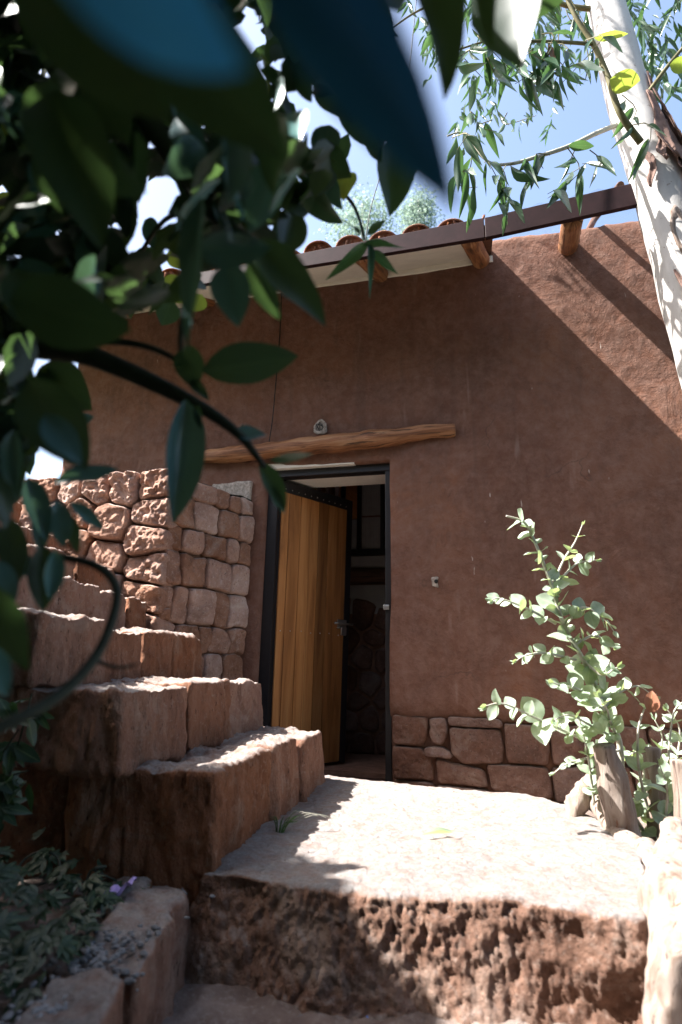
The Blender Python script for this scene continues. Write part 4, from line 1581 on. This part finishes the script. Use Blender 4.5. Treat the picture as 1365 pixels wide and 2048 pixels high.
# --- the tall gum tree at the right
gum = thing('gum_tree', 'tall gum tree with pale peeling trunk and long drooping leaves beside the house', 'tree', (1.98, 2.62, -.1))
gp = [Vector((1.99, 2.62, -.12)), Vector((1.95, 2.62, .4)), Vector((1.90, 2.61, 1.1)), Vector((1.83, 2.6, 1.8)), Vector((1.765, 2.6, 2.35)), Vector((1.685, 2.6, 3.0)), Vector((1.575, 2.6, 3.68)), Vector((1.51, 2.6, 4.44)), Vector((1.47, 2.6, 5.4)), Vector((1.5, 2.62, 6.5))]
V, Fc, U = tube(gp, [.19, .165, .155, .148, .142, .130, .115, .102, .085, .06], 40, True, .006, 5, 4, 14)
trunk = mesh('trunk', V, Fc, M['bark'], gum, True, U)


def trunk_at(z):
    for i in range(len(gp) - 1):
        if gp[i].z <= z <= gp[i + 1].z:
            k = (z - gp[i].z) / (gp[i + 1].z - gp[i].z)
            return gp[i].lerp(gp[i + 1], k), float(np.interp(z, [g.z for g in gp], [.19, .165, .155, .148, .142, .130, .115, .102, .085, .06]))


def bark_strip(z0, z1, a0, wd, lift, seed):
    """a curling strip of bark hanging off the trunk"""
    g = random.Random(seed)
    V, Fc = [], []
    n, m = 14, 6
    for j in range(n + 1):
        t = j / n
        z = z1 + (z0 - z1) * t
        c, r = trunk_at(z)
        w = wd * (.35 + .8 * math.sin(math.pi * min(1, t * .9 + .08))) * (1 + .25 * math.sin(t * 11 + seed))
        for i in range(m + 1):
            u = i / m - .5
            a = a0 + u * w / r + .12 * math.sin(t * 5 + seed)
            rr = r + .010 + lift * t * t + abs(u) * .04 * t + .004 * g.uniform(-1, 1)
            V.append(c + Vector((math.cos(a) * rr, math.sin(a) * rr, 0)))
    for j in range(n):
        for i in range(m):
            q = j * (m + 1) + i
            Fc.append((q, q + 1, q + m + 2, q + m + 1))
    o = mesh('bark_strip', V, Fc, M['peel'], gum)
    sm = o.modifiers.new('thick', 'SOLIDIFY')
    sm.thickness = .004


for a in ((3.12, 3.60, -1.45, .05, .02, 1), (3.02, 3.42, -1.15, .07, .03, 2), (2.86, 3.25, -.85, .09, .04, 3), (2.70, 3.05, -1.0, .07, .05, 4),
          (3.20, 3.55, -.45, .08, .07, 5), (2.98, 3.22, -2.3, .03, .02, 6), (3.1, 3.33, -1.75, .03, .03, 7), (2.45, 2.75, -.7, .06, .04, 8), (2.9, 3.3, -.3, .07, .08, 10), (3.25, 3.75, -.9, .05, .03, 11), (2.1, 2.5, -2.4, .02, .012, 12)):
    bark_strip(*a)


# eye-shaped scar where an old limb broke off
V, Fc = [], []
for j in range(7):
    for i in range(28):
        a = 2 * math.pi * i / 28
        f = 1 - j / 6.5
        z = 2.70 + .155 * f * math.cos(a) * (1 + .05 * math.sin(i * 2.3))
        c, r = trunk_at(z)
        ang = -1.95 + .30 * f * math.sin(a)
        rr = r + (.003, .010, .007, .001, -.004, -.010, -.014)[j]
        V.append(c + Vector((math.cos(ang) * rr, math.sin(ang) * rr, 0)))
for j in range(6):
    for i in range(28):
        Fc.append((j * 28 + i, j * 28 + (i + 1) % 28, (j + 1) * 28 + (i + 1) % 28, (j + 1) * 28 + i))
Fc.append(tuple(6 * 28 + i for i in range(28)))
mesh('bark_scar', V, Fc, M['weathered'], gum)


def limb(path, r0, r1, mat='twig', name='branch', parent=None, n=10, sub=6, noise=0.0):
    V, Fc, U = tube(path, list(np.linspace(r0, r1, len(path))), n, True, noise, 12, 3, sub)
    return mesh(name, V, Fc, M[mat], parent or gum, True, U)


B1 = [at(1238, 248, 2.6), at(1190, 268, 2.56), at(1140, 292, 2.52), at(1080, 312, 2.5), at(1020, 328, 2.5), at(975, 322, 2.5), at(930, 268, 2.5), at(895, 272, 2.5)]
limb(B1, .014, .004, 'palestem')
B2 = [at(1282, 285, 2.45), at(1240, 225, 2.40), at(1215, 150, 2.38), at(1185, 85, 2.36), at(1150, 30, 2.34), at(1120, -40, 2.32)]
limb(B2, .018, .010)
B3 = [at(1186, 88, 2.36), at(1120, 84, 2.33), at(1050, 82, 2.3), at(985, 80, 2.3), at(900, 105, 2.3)]
limb(B3, .010, .004)
B4 = [at(1290, 195, 2.5), at(1330, 140, 2.45), at(1375, 85, 2.4)]
limb(B4, .012, .008)
B5 = [at(1215, 20, 2.6), at(1130, 10, 2.6), at(1040, -30, 2.6), at(940, -20, 2.6), at(840, 20, 2.6), at(780, 60, 2.6)]
limb(B5, .016, .004)
B6 = [at(1230, -150, 2.6), at(1300, -180, 2.9), at(1380, -130, 3.1), at(1480, -60, 3.2)]
limb(B6, .03, .01)
B7 = [at(1215, -260, 2.6), at(1100, -260, 2.9), at(980, -160, 3.1), at(880, -80, 3.2), at(780, -20, 3.3)]
limb(B7, .025, .006)

NG = [0]
gmass = Mass()


def hang(p, length, n, size, big=True, spread=.10, mat='leafgum'):
    """a thin drooping twig with long leaves"""
    q = [p, p + Vector((rng.uniform(-spread, spread), rng.uniform(-spread, spread), -length * .45)), p + Vector((rng.uniform(-spread, spread) * 1.4, rng.uniform(-spread, spread), -length))]
    if big:
        V, Fc, U = tube(q, [.003, .0024, .0016], 5, False, sub=3)
        mesh('twig', V, Fc, M['twig'], gum, True, U)
    for k in range(n):
        b, d = along(q, min(1, (k + .6) / n))
        az = rng.uniform(0, 6.28)
        ld = Vector((math.cos(az) * .55, math.sin(az) * .45, -1 + rng.uniform(-.2, .5)))
        L = size * rng.uniform(.65, 1.25)
        Wd = L * rng.uniform(.15, .26)
        if big and NG[0] < 292:
            leaf(gum, 'gum', mat, b, ld, rv() + Vector((0, -.5, 0)), L, Wd)
            NG[0] += 1
        else:
            gmass.add('gum', b, ld, rv() + Vector((0, -.5, 0)), L, Wd)


for x, y, dd, ln, n in ((905, 275, 0, .22, 7), (930, 265, .05, .20, 6), (945, 300, .02, .26, 8), (970, 325, 0, .30, 8), (1000, 330, .03, .33, 9), (1030, 325, 0, .28, 8), (1060, 318, .02, .22, 6),
                        (1135, 295, 0, .30, 8), (1150, 300, .03, .18, 5), (1100, 310, 0, .12, 4), (985, 240, .05, .14, 5), (1015, 225, .05, .16, 5), (955, 235, .02, .14, 5), (920, 325, .04, .18, 6), (1180, 300, -.02, .14, 4)):
    hang(at(x, y, 2.5 + dd), ln * .75, max(3, int(n * .62)), .19)
for k in range(28):
    t = rng.random()
    p, d = along(rng.choice((B3, B3, B5, B2)), t)
    hang(p + rv(.04), rng.uniform(.10, .28), rng.randint(3, 5), .18)
# single leaves that stand out: dry brown, big yellow green ones in front of the trunk
leaf(gum, 'broad', 'leafdry', at(1100, 90, 2.3), Vector((0.02, 0, -1)), Vector((.4, -1, 0)), .125, .05)
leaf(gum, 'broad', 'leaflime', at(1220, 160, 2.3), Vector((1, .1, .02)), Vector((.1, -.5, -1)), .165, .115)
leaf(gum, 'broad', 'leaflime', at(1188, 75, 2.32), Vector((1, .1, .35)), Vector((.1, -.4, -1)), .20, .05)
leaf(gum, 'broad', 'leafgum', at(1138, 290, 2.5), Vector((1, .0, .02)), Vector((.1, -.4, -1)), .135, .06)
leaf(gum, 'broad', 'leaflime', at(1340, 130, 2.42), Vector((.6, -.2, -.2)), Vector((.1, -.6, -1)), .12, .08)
leaf(gum, 'gum', 'leafgum', at(1150, 70, 2.33), Vector((-1, 0, .05)), Vector((.1, -.4, 1)), .17, .04)
# the thick hanging crown behind and above the trunk
for k in range(85):
    x, y = rng.uniform(1235, 1520), rng.uniform(-260, 170)
    hang(at(x, y, rng.uniform(2.9, 4.2)), rng.uniform(.2, .45), rng.randint(6, 10), .17, False)
for k in range(48):
    x, y = rng.uniform(760, 1230), rng.uniform(-330, 75)
    hang(at(x, y, rng.uniform(2.8, 4.2)), rng.uniform(.2, .42), rng.randint(5, 9), .17, False)
for k in range(260):
    a, b = rng.uniform(0, 6.28), rng.random() ** .5
    p = Vector((1.5 + math.cos(a) * 1.6 * b, 2.9 + math.sin(a) * 1.3 * b, rng.uniform(5.1, 7.2)))
    hang(p, rng.uniform(.25, .5), rng.randint(6, 10), .13, False)
gmass.build('crown', 'leafgum', gum)
for k in range(7):
    a = k * .9 + .3
    z0 = 4.9 + k * .2
    c, r = trunk_at(z0)
    limb([c, c + Vector((math.cos(a) * .6, math.sin(a) * .5, .45)), c + Vector((math.cos(a) * 1.3, math.sin(a) * 1.0, .75))], .035, .01, 'bark')

# --- broad-leaved tree at the left whose boughs hang across the view
tree = thing('overhanging_tree', 'dark broad leaved tree at the left, its boughs hanging in front of the steps', 'tree', (-3.1, 1.35, -.1))
V, Fc, U = tube([Vector((-3.1, 1.35, -.2)), Vector((-3.05, 1.3, .6)), Vector((-2.95, 1.25, 1.5)), Vector((-2.7, 1.2, 2.4)), Vector((-2.5, 1.2, 3.2))], [.17, .14, .12, .10, .06], 24, True, .012, 6, 3, 8)
mesh('trunk', V, Fc, M['weathered'], tree, True, U)
boughs = []


def bough(pts, r0, r1, mat='darktwig'):
    V, Fc, U = tube(pts, list(np.linspace(r0, r1, len(pts))), 10, True, sub=7)
    mesh('bough', V, Fc, M[mat], tree, True, U)
    boughs.append(pts)


bough([Vector((-2.75, 1.2, 2.3)), Vector((-2.0, 1.05, 2.45)), at(-150, -150, .95), at(100, 60, .85), at(300, 250, .80), at(420, 420, .78), at(520, 490, .78)], .05, .005)
bough([Vector((-2.9, 1.25, 1.7)), Vector((-2.0, 1.0, 1.75)), at(-250, 640, .95), at(60, 690, .88), at(180, 712, .86), at(360, 792, .84), at(470, 862, .84), at(530, 935, .85)], .035, .0035)
bough([at(60, 690, .88), at(200, 682, .84), at(300, 695, .82), at(380, 735, .80)], .007, .004)
bough([Vector((-2.6, 1.2, 2.8)), Vector((-1.7, 1.0, 2.9)), at(0, -350, .9), at(300, -200, .75), at(560, -80, .6), at(760, 60, .6)], .045, .006)
bough([at(300, 250, .82), at(450, 300, .95), at(600, 330, 1.05), at(700, 400, 1.12), at(730, 480, 1.15)], .008, .003)
bough([at(380, 470, .70), at(385, 560, .68), at(365, 650, .68), at(362, 700, .7)], .006, .004)
bough([at(420, 420, .8), at(330, 440, 1.0), at(260, 540, 1.1), at(200, 620, 1.1)], .006, .003)
bough([at(560, -80, .7), at(660, 120, .9), at(720, 220, 1.0), at(790, 300, 1.05)], .007, .003)
bough([Vector((-2.6, 1.1, 1.2)), Vector((-1.6, .95, 1.3)), at(-200, 850, .9), at(-40, 930, .85), at(60, 980, .82), at(110, 1040, .82)], .02, .003)
bough([at(-200, 1560, .62), at(0, 1455, .66), at(120, 1390, .70), at(200, 1300, .74), at(235, 1190, .76), at(200, 1135, .76), at(118, 1112, .76)], .0075, .005)
bough([at(185, 1318, .74), at(235, 1335, .74), at(275, 1328, .74)], .003, .0015)

NB = [0]


def key(bx, by, tx, ty, wpx, d0, d1=None, mat='leafdark', shape='broad', tilt=(0, 0), k=None):
    d1 = d1 or d0
    b, t = at(bx, by, d0), at(tx, ty, d1)
    L = (t - b).length
    Wd = wpx / FPX * depth((b + t) / 2) * 1.05
    n = (CAM - (b + t) / 2).normalized() + rt * tilt[0] + Vector((0, 0, 1)) * tilt[1]
    leaf(tree, shape, mat, b, t - b, n, L, Wd, k)
    NB[0] += 1


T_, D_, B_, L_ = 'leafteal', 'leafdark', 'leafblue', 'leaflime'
for a in (
    (80, -190, 500, 100, 250, .115, .12, B_), (560, -190, 905, 415, 185, .155, .17, 'leafnavy'),
    (60, -60, 330, 240, 200, .34, .36, D_), (330, 40, 560, 300, 190, .38, .40, D_), (640, -40, 790, 60, 110, .4, .42, D_), (860, -120, 884, 192, 125, .50, .52, D_), (985, -90, 992, 102, 52, .5, .52, D_),
    (700, -30, 800, 120, 80, .62, .66, D_), (110, 185, 205, 485, 150, .50, .52, D_), (180, 160, 262, 305, 90, .52, .54, D_), (150, 290, 295, 372, 110, .55, .56, D_),
    (455, 225, 452, 425, 72, .52, .50, T_), (405, 395, 362, 700, 62, .58, .60, T_), (395, 500, 545, 490, 70, .62, .62, T_), (455, 525, 478, 652, 78, .66, .68, T_),
    (515, 480, 648, 655, 92, .66, .68, D_), (500, 520, 560, 640, 50, .7, .72, D_), (405, 742, 604, 714, 82, .78, .80, D_), (372, 800, 346, 1052, 78, .80, .82, T_), (375, 690, 385, 780, 60, .79, .8, D_),
    (470, 868, 535, 872, 50, .84, .85, T_), (520, 925, 572, 1022, 40, .86, .88, D_), (545, 960, 568, 1028, 28, .88, .88, T_), (540, 922, 630, 905, 22, .86, .88, D_), (380, 760, 420, 800, 25, .8, .8, D_), (395, 810, 405, 860, 18, .8, .8, D_),
    (20, 600, 275, 655, 150, .52, .54, D_), (30, 540, 120, 690, 120, .55, .56, D_), (60, 760, 165, 945, 120, .62, .64, D_), (90, 830, 160, 930, 60, .6, .62, T_),
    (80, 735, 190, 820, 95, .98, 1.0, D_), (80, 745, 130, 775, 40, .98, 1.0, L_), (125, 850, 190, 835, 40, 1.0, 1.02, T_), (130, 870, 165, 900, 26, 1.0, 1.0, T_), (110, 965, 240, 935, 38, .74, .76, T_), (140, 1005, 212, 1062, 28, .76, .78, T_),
    (55, 955, 95, 1085, 50, .74, .76, T_), (30, 860, 40, 1000, 46, .7, .72, T_), (112, 1000, 135, 1095, 42, .76, .77, T_), (95, 1000, 85, 1110, 42, .78, .79, T_), (140, 1030, 155, 1110, 28, .78, .79, D_), (85, 1090, 88, 1225, 60, .74, .76, D_), (110, 1100, 100, 1200, 40, .73, .75, T_),
    (20, 1035, 40, 1180, 60, .72, .73, D_), (45, 1100, 30, 1160, 55, .74, .75, T_), (-30, 1170, 70, 1340, 90, .62, .64, D_), (-20, 1290, 15, 1400, 45, .6, .62, T_), (30, 1220, 40, 1310, 40, .66, .67, T_), (-10, 1120, 30, 1220, 50, .68, .7, T_), (-20, 950, 20, 1060, 60, .66, .68, D_),
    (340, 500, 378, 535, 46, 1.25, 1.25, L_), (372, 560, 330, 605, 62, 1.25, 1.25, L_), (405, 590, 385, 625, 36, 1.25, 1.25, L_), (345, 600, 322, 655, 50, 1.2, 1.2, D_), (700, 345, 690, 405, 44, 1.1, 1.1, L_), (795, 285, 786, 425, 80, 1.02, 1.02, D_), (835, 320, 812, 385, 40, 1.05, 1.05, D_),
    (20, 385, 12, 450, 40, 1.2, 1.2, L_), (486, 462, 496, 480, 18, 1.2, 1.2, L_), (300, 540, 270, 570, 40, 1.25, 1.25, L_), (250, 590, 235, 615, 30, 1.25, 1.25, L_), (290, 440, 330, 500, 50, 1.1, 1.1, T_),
    (735, 485, 655, 565, 26, 1.15, 1.15, 'leafgum', 'gum'), (725, 490, 812, 494, 24, 1.14, 1.14, 'leafgum', 'gum'), (740, 490, 738, 592, 18, 1.14, 1.14, T_, 'gum'), (745, 500, 792, 550, 20, 1.14, 1.14, 'leafgum', 'gum'), (720, 470, 690, 430, 18, 1.14, 1.14, D_, 'gum'), (735, 470, 775, 440, 18, 1.14, 1.14, D_, 'gum'),
    (650, 130, 700, 250, 80, .95, .95, D_), (690, 180, 745, 300, 70, .95, .95, D_), (660, 250, 640, 330, 60, .95, .95, T_), (720, 130, 760, 200, 40, .9, .9, D_), (740, 250, 770, 330, 46, 1.0, 1.0, D_), (620, 300, 700, 360, 70, .95, .95, D_), (600, 380, 690, 440, 60, 1.0, 1.0, D_), (640, 330, 680, 420, 44, 1.0, 1.0, T_), (590, 420, 560, 520, 70, .9, .9, D_)):
    key(*a[:6], d1=a[6], mat=a[7], shape=a[8] if len(a) > 8 else 'broad', tilt=(rng.uniform(-.5, .5), rng.uniform(-.4, .7)))

holes = [(328, 385, 38), (296, 432, 28), (268, 495, 22), (290, 288, 12), (315, 292, 10), (485, 60, 22), (500, 90, 24), (482, 115, 18), (515, 85, 18), (640, 245, 42), (650, 80, 42), (668, 105, 40), (570, 132, 14), (38, 528, 15), (8, 385, 26), (565, 440, 12), (115, 560, 14), (100, 725, 38), (135, 740, 26), (305, 470, 26), (655, 215, 24), (700, 380, 45), (720, 330, 30), (560, 590, 40), (430, 560, 14), (350, 545, 24)]


def free(p, q):
    for t in (0, .3, .6, 1):
        x, y = project(p.lerp(q, t))
        for hx, hy, hr in holes:
            if (x - hx) ** 2 + (y - hy) ** 2 < (hr * .9 + 4) ** 2:
                return False
        lim = float(np.interp(x, [-400, 0, 80, 165, 270, 420, 560, 650, 700, 740, 900], [1250, 1150, 900, 690, 640, 560, 500, 420, 260, 130, 40]))
        if y > lim:
            return False
    return True


cm = Mass()
tries = 0
while NB[0] < 298 and tries < 4000:
    tries += 1
    x, y, d = rng.uniform(-60, 760), rng.uniform(-60, 900), rng.uniform(.55, 1.15)
    b = at(x, y, d)
    dirn = Vector((rng.uniform(-.8, .8), rng.uniform(-.5, .5), rng.uniform(-1.2, .1)))
    L = rng.uniform(.055, .105)
    e = b + dirn.normalized() * L
    if not free(b, e):
        continue
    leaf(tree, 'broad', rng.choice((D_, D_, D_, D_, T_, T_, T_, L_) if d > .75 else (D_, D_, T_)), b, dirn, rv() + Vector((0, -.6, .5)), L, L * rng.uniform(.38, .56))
    NB[0] += 1
n = 0
tries = 0
while n < 5400 and tries < 40000:                                      # the deeper leaves between the boughs
    tries += 1
    x, y, d = rng.uniform(-500, 740), rng.uniform(-420, 1000), rng.uniform(.75, 1.3)
    b = at(x, y, d)
    dirn = Vector((rng.uniform(-.8, .8), rng.uniform(-.5, .5), rng.uniform(-1.2, .2)))
    L = rng.uniform(.06, .11)
    if not free(b, b + dirn.normalized() * L):
        continue
    cm.add('broad', b, dirn, rv() + Vector((0, -.3, .8)), L, L * .5)
    n += 1
n = 0


def seen(p, mx=60, my=60):
    if (p - CAM).dot(fw) < .05:
        return (p - CAM).length < .5
    x, y = project(p)
    return -mx < x < 1365 + mx and -my < y < 2048 + my


while n < 11000:                                                       # the crown out to the left and above
    p = Vector((rng.uniform(-4.6, -.9), rng.uniform(.2, 1.84), rng.uniform(.1, 4.2)))
    e = ((p.x + 2.7) / 1.9) ** 2 + ((p.y - 1.1) / 1.1) ** 2 + ((p.z - 2.2) / 2.1) ** 2
    if p.x + .8 * p.z > .1 and rng.random() > .05:
        continue
    if e > 1 or seen(p) or (p.y > 1.2 and p.x + .8 * p.z > -.08 + rng.uniform(-.06, .06)):
        continue
    L = rng.uniform(.09, .15)
    cm.add('broad', p, Vector((rng.uniform(-.8, .8), rng.uniform(-.8, .8), rng.uniform(-1, .2))), rv() + Vector((0, 0, .8)), L, L * .55)
    n += 1
n = 0
while n < 15000:                                                      # extra canopy over and behind the camera, added to block sky light
    p = Vector((rng.uniform(-3.6, 2.6), rng.uniform(-3.0, 1.15), rng.uniform(1.3, 4.2)))
    e = ((p.x + .6) / 3.0) ** 2 + ((p.y + .7) / 2.2) ** 2 + ((p.z - 2.5) / 1.6) ** 2
    if p.y > .45 and rng.random() > .06:
        continue
    if e > 1 or e < .45 or seen(p, 80, 80):
        continue
    L = rng.uniform(.14, .24)
    cm.add('broad', p, Vector((rng.uniform(-.8, .8), rng.uniform(-.8, .8), rng.uniform(-1, .2))), rv() + Vector((0, 0, .8)), L, L * .55)
    n += 1
cm.build('crown', 'leafdark', tree)

# --- tall hedge out of view, added to block the sky behind the camera
hedge = thing('sky_block_hedge', 'unseen tall dark green hedge behind the camera, added to block sky light', 'hedge', (0, -2.2, -.25))
hm = Mass()
for k in range(12500):
    if k % 4:
        p = Vector((rng.uniform(-4.6, 4.4), -2.2 + rng.gauss(0, .33), rng.uniform(-.2, 4.6 + .6 * math.sin(k * .37))))
    else:
        p = Vector((-4.3 + rng.gauss(0, .3), rng.uniform(-2.4, 1.2), rng.uniform(-.2, 2.6)))
    L = rng.uniform(.16, .26)
    hm.add('broad', p, rv() + Vector((0, 0, -.3)), rv() + Vector((0, .6, .6)), L, L * .6)
hm.build('sky_block_foliage', 'leafdark', hedge)
for k in range(8):
    x = -4 + k * 1.1
    V, Fc, U = tube([Vector((x, -2.2, -.3)), Vector((x + .05, -2.2, .9)), Vector((x - .05, -2.25, 3.6))], [.06, .045, .02], 8, True, sub=4)
    mesh('stem', V, Fc, M['weathered'], hedge, True, U)

# --- vine and ground cover in the shaded bed
def palmate():
    V, Fc, U = [], [], []
    for k, a in enumerate((-1.15, -.55, 0, .55, 1.15)):
        L = 1.0 - .28 * abs(a)
        v, f, u = leaf_verts_lite('broad', k + 3)
        ca, sa = math.cos(a), math.sin(a)
        b = len(V)
        for q in v:
            x, y, z = q[0] * L * .36, q[1] * L, q[2] * L * .5
            V.append((x * ca + y * sa, -x * sa + y * ca, z - .12 * y * y))
        Fc += [tuple(i + b for i in q) for q in f]
        U += list(u)
    return make_mesh('leaf', V, Fc, M['leafvine'], True, U)


pm = palmate()
vine = thing('ground_vine', 'dark leafy vine spreading over the shaded bed beside the kerb', 'vine', (-.85, 1.6, -.08))
for k in range(7):
    p0 = Vector((rng.uniform(-1.3, -.75), rng.uniform(1.3, 1.9), -.08))
    pts = [p0]
    for j in range(5):
        pts.append(pts[-1] + Vector((rng.uniform(-.08, .12), rng.uniform(-.1, .08), rng.uniform(-.02, .07) if j < 2 else rng.uniform(-.05, .03))))
    for q in pts:
        q.z = max(q.z, -.06)
    V, Fc, U = tube(pts, [.004] * 5 + [.002], 6, False, sub=4)
    mesh('stem', V, Fc, M['darktwig'], vine, True, U)
for k in range(190):
    u = rng.random()
    x = -.55 - abs(rng.gauss(0, .28))
    y = rng.uniform(1.25, 1.88)
    hgt = (-.06 + max(0, (-.60 - x)) * .45 * rng.random() + rng.uniform(.01, .05))
    L = rng.uniform(.035, .065)
    a = rng.uniform(0, 6.28)
    link(bpy.data.objects.new('leaf', pm), vine, frame(Vector((x, y, hgt)), Vector((math.cos(a), math.sin(a) - .4, rng.uniform(-.5, .2))), Vector((rng.uniform(-.4, .4), -.5, 1)), L, L))
# a climbing clump at the left edge of the stairs
clump = thing('shaded_shrub', 'dim shrub with hanging dark leaves against the side of the stairs', 'shrub', (-1.0, 1.72, -.07))
for k in range(5):
    pts = [Vector((-1.0 + rng.uniform(-.08, .08), 1.72, -.09)), Vector((-1.0 + rng.uniform(-.1, .2), 1.66, .2)), Vector((-.95 + rng.uniform(-.15, .25), 1.62, .38 + rng.uniform(-.1, .15)))]
    V, Fc, U = tube(pts, [.006, .004, .002], 6, False, sub=4)
    mesh('stem', V, Fc, M['darktwig'], clump, True, U)
    for j in range(16):
        p, d = along(pts, rng.uniform(.2, 1))
        L = rng.uniform(.05, .085)
        link(bpy.data.objects.new('leaf', pm if j % 2 else leaf_mesh('broad', 'leafvine', j % 6)), clump, frame(p + rv(.03), rv() + Vector((.3, -.5, -.4)), rv() + Vector((0, -.8, .8)), L, L * (1 if j % 2 else .5)))

# --- loose things on the ground
V, Fc = [], []
base_p = []
for k in range(6):
    g = random.Random(k)
    vv, ff = [], []
    for j in range(5):
        phi = math.pi * j / 4
        for i in range(7):
            a = 2 * math.pi * i / 7
            r = math.sin(phi) * (1 + g.uniform(-.38, .3))
            vv.append((r * math.cos(a), r * math.sin(a) * (.6 + .06 * k), math.cos(phi) * (.42 + .04 * k)))
    for j in range(4):
        for i in range(7):
            ff.append((j * 7 + i, j * 7 + (i + 1) % 7, (j + 1) * 7 + (i + 1) % 7, (j + 1) * 7 + i))
    base_p.append((np.array(vv), ff))


def gravel(n, fn, name, label, smin=.004, smax=.011, mat='pebble'):
    V, Fc, off = [], [], 0
    for k in range(n):
        x, y, z = fn()
        s = rng.uniform(smin, smax)
        v, f = base_p[rng.randrange(6)]
        a = rng.uniform(0, 6.28)
        ca, sa = math.cos(a), math.sin(a)
        q = np.column_stack([v[:, 0] * ca - v[:, 1] * sa, v[:, 0] * sa + v[:, 1] * ca, v[:, 2]]) * s + np.array([x, y, z + s * .05])
        V.append(q)
        Fc += [tuple(i + off for i in t) for t in f]
        off += len(v)
    return kind(mesh(name, np.concatenate(V), Fc, M[mat], None, False), 'stuff', label)


gravel(420, lambda: (rng.gauss(-.50, .05), rng.uniform(1.1, 1.9), -.056), 'gravel', 'pale gravel scattered along the top of the kerb', .003, .013)
gravel(260, lambda: (rng.uniform(-.3, 1.0), rng.uniform(1.45, 1.68), -.25), 'path_gravel', 'small stones lying on the path below the slab', .003, .010)
gravel(70, lambda: (rng.uniform(-.2, .95), rng.uniform(1.78, 3.2), .004), 'slab_grit', 'dark grit and crumbs lying on the sunlit slab', .0012, .0035, 'peel')
tuft = thing('grass_tuft', 'small green grass tuft growing at the foot of the lowest step', 'grass', at(560, 1660, 2.28))
p0 = at(560, 1665, 2.28)
p0.z = .0
for k in range(26):
    a = rng.uniform(0, 6.28)
    L = rng.uniform(.03, .075)
    tip = p0 + Vector((math.cos(a) * L * .8 + .02, math.sin(a) * L * .6, L * rng.uniform(.5, 1)))
    V, Fc, U = tube([p0 + Vector((math.cos(a) * .012, math.sin(a) * .012, -.004)), p0.lerp(tip, .5) + Vector((0, 0, .012)), tip], [.0018, .0014, .0004], 4, False, sub=3)
    mesh('blade', V, Fc, M['grass'], tuft, True, U)
for k in range(5):
    tip = p0 + Vector((.07 + .03 * k, .01 * k, .06 - .006 * k))
    V, Fc, U = tube([p0, p0.lerp(tip, .6) + Vector((0, 0, .03)), tip], [.001, .0008, .0014], 4, False, sub=4)
    mesh('seed_head', V, Fc, M['palestem'], tuft, True, U)
d0 = at(885, 1672, 2.05)
me = leaf_mesh('gum', 'leafdry', 2)
o = link(bpy.data.objects.new('dry_leaf', leaf_mesh('gum', 'leafjuv', 1)), None, frame(Vector((.30, 2.22, .016)), Vector((1, .28, .02)), Vector((0, 0, 1)), .14, .020))
tag(o, 'single long fallen gum leaf lying on the sunlit slab', 'leaf')
V, Fc = [], []
for j in range(8):
    for i in range(6):
        V.append(Vector((-.60 + .010 * j + .004 * math.sin(i * 2), 1.735 + .012 * i, -.035 + .010 * math.sin(j * 1.3) + .008 * math.cos(i * 1.7) + .004 * j)))
for j in range(7):
    for i in range(5):
        q = j * 6 + i
        Fc.append((q, q + 1, q + 7, q + 6))
tag(mesh('purple_wrapper', V, Fc, M['purple']), 'crumpled pale purple wrapper lying in the shaded bed', 'litter')
b0 = at(735, 2003, 1.62)
V, Fc, U = tube([Vector((b0.x, 1.66, -.253)), Vector((b0.x + .006, 1.66, -.244))], [.0065, .006], 14)
tag(mesh('bottle_cap', V, Fc, M['blueplastic']), 'tiny blue bottle cap lying on the shaded path', 'bottle cap')
ringp = [Vector((-.80 + .055 * math.cos(t * math.pi / 12), 1.80 + .02 * math.sin(t * math.pi / 12), .015 + .035 * math.sin(t * math.pi / 12))) for t in range(25)]
V, Fc, U = tube(ringp, .003, 6, False)
tag(mesh('wire_ring', V, Fc, M['darktwig']), 'thin wire loop lying against the dark side of the stairs', 'wire')
for k, (x, y, z, s) in enumerate(((-.49, 1.83, -.05, .013), (-.66, 1.78, -.06, .02), (-.55, 1.80, -.055, .010))):
    v, f = base_p[k]
    o = mesh('pebble', v * s + np.array([x, y, z + s * .4]), f, M['pebble'])
    tag(o, ('small grey pebble at the stair end of the kerb', 'largest grey pebble, lying among the vine leaves below the stairs', 'tiny grey pebble between the purple wrapper and the kerb')[k], 'pebble', 'pebbles below the stairs')

# --- far trees over the roof
for k, (x, y, D2, hgt, wd, lab) in enumerate(((725, 440, 26, 3.4, 1.9, 'pale silvery tree far beyond the tiles, wide rounded crown'), (838, 425, 30, 3.4, 1.2, 'slim pale silvery tree far beyond the tiles, narrow crown'))):
    c = at(x, y, D2)
    ft = thing('far_tree', lab, 'tree', (c.x, c.y, -.3), 'far trees beyond the roof')
    V, Fc, U = tube([Vector((c.x, c.y, -.3)), Vector((c.x + .2, c.y, c.z * .5)), Vector((c.x, c.y, c.z + hgt * .3))], [.28, .2, .05], 10, True, sub=5)
    mesh('trunk', V, Fc, M['bark'], ft, True, U)
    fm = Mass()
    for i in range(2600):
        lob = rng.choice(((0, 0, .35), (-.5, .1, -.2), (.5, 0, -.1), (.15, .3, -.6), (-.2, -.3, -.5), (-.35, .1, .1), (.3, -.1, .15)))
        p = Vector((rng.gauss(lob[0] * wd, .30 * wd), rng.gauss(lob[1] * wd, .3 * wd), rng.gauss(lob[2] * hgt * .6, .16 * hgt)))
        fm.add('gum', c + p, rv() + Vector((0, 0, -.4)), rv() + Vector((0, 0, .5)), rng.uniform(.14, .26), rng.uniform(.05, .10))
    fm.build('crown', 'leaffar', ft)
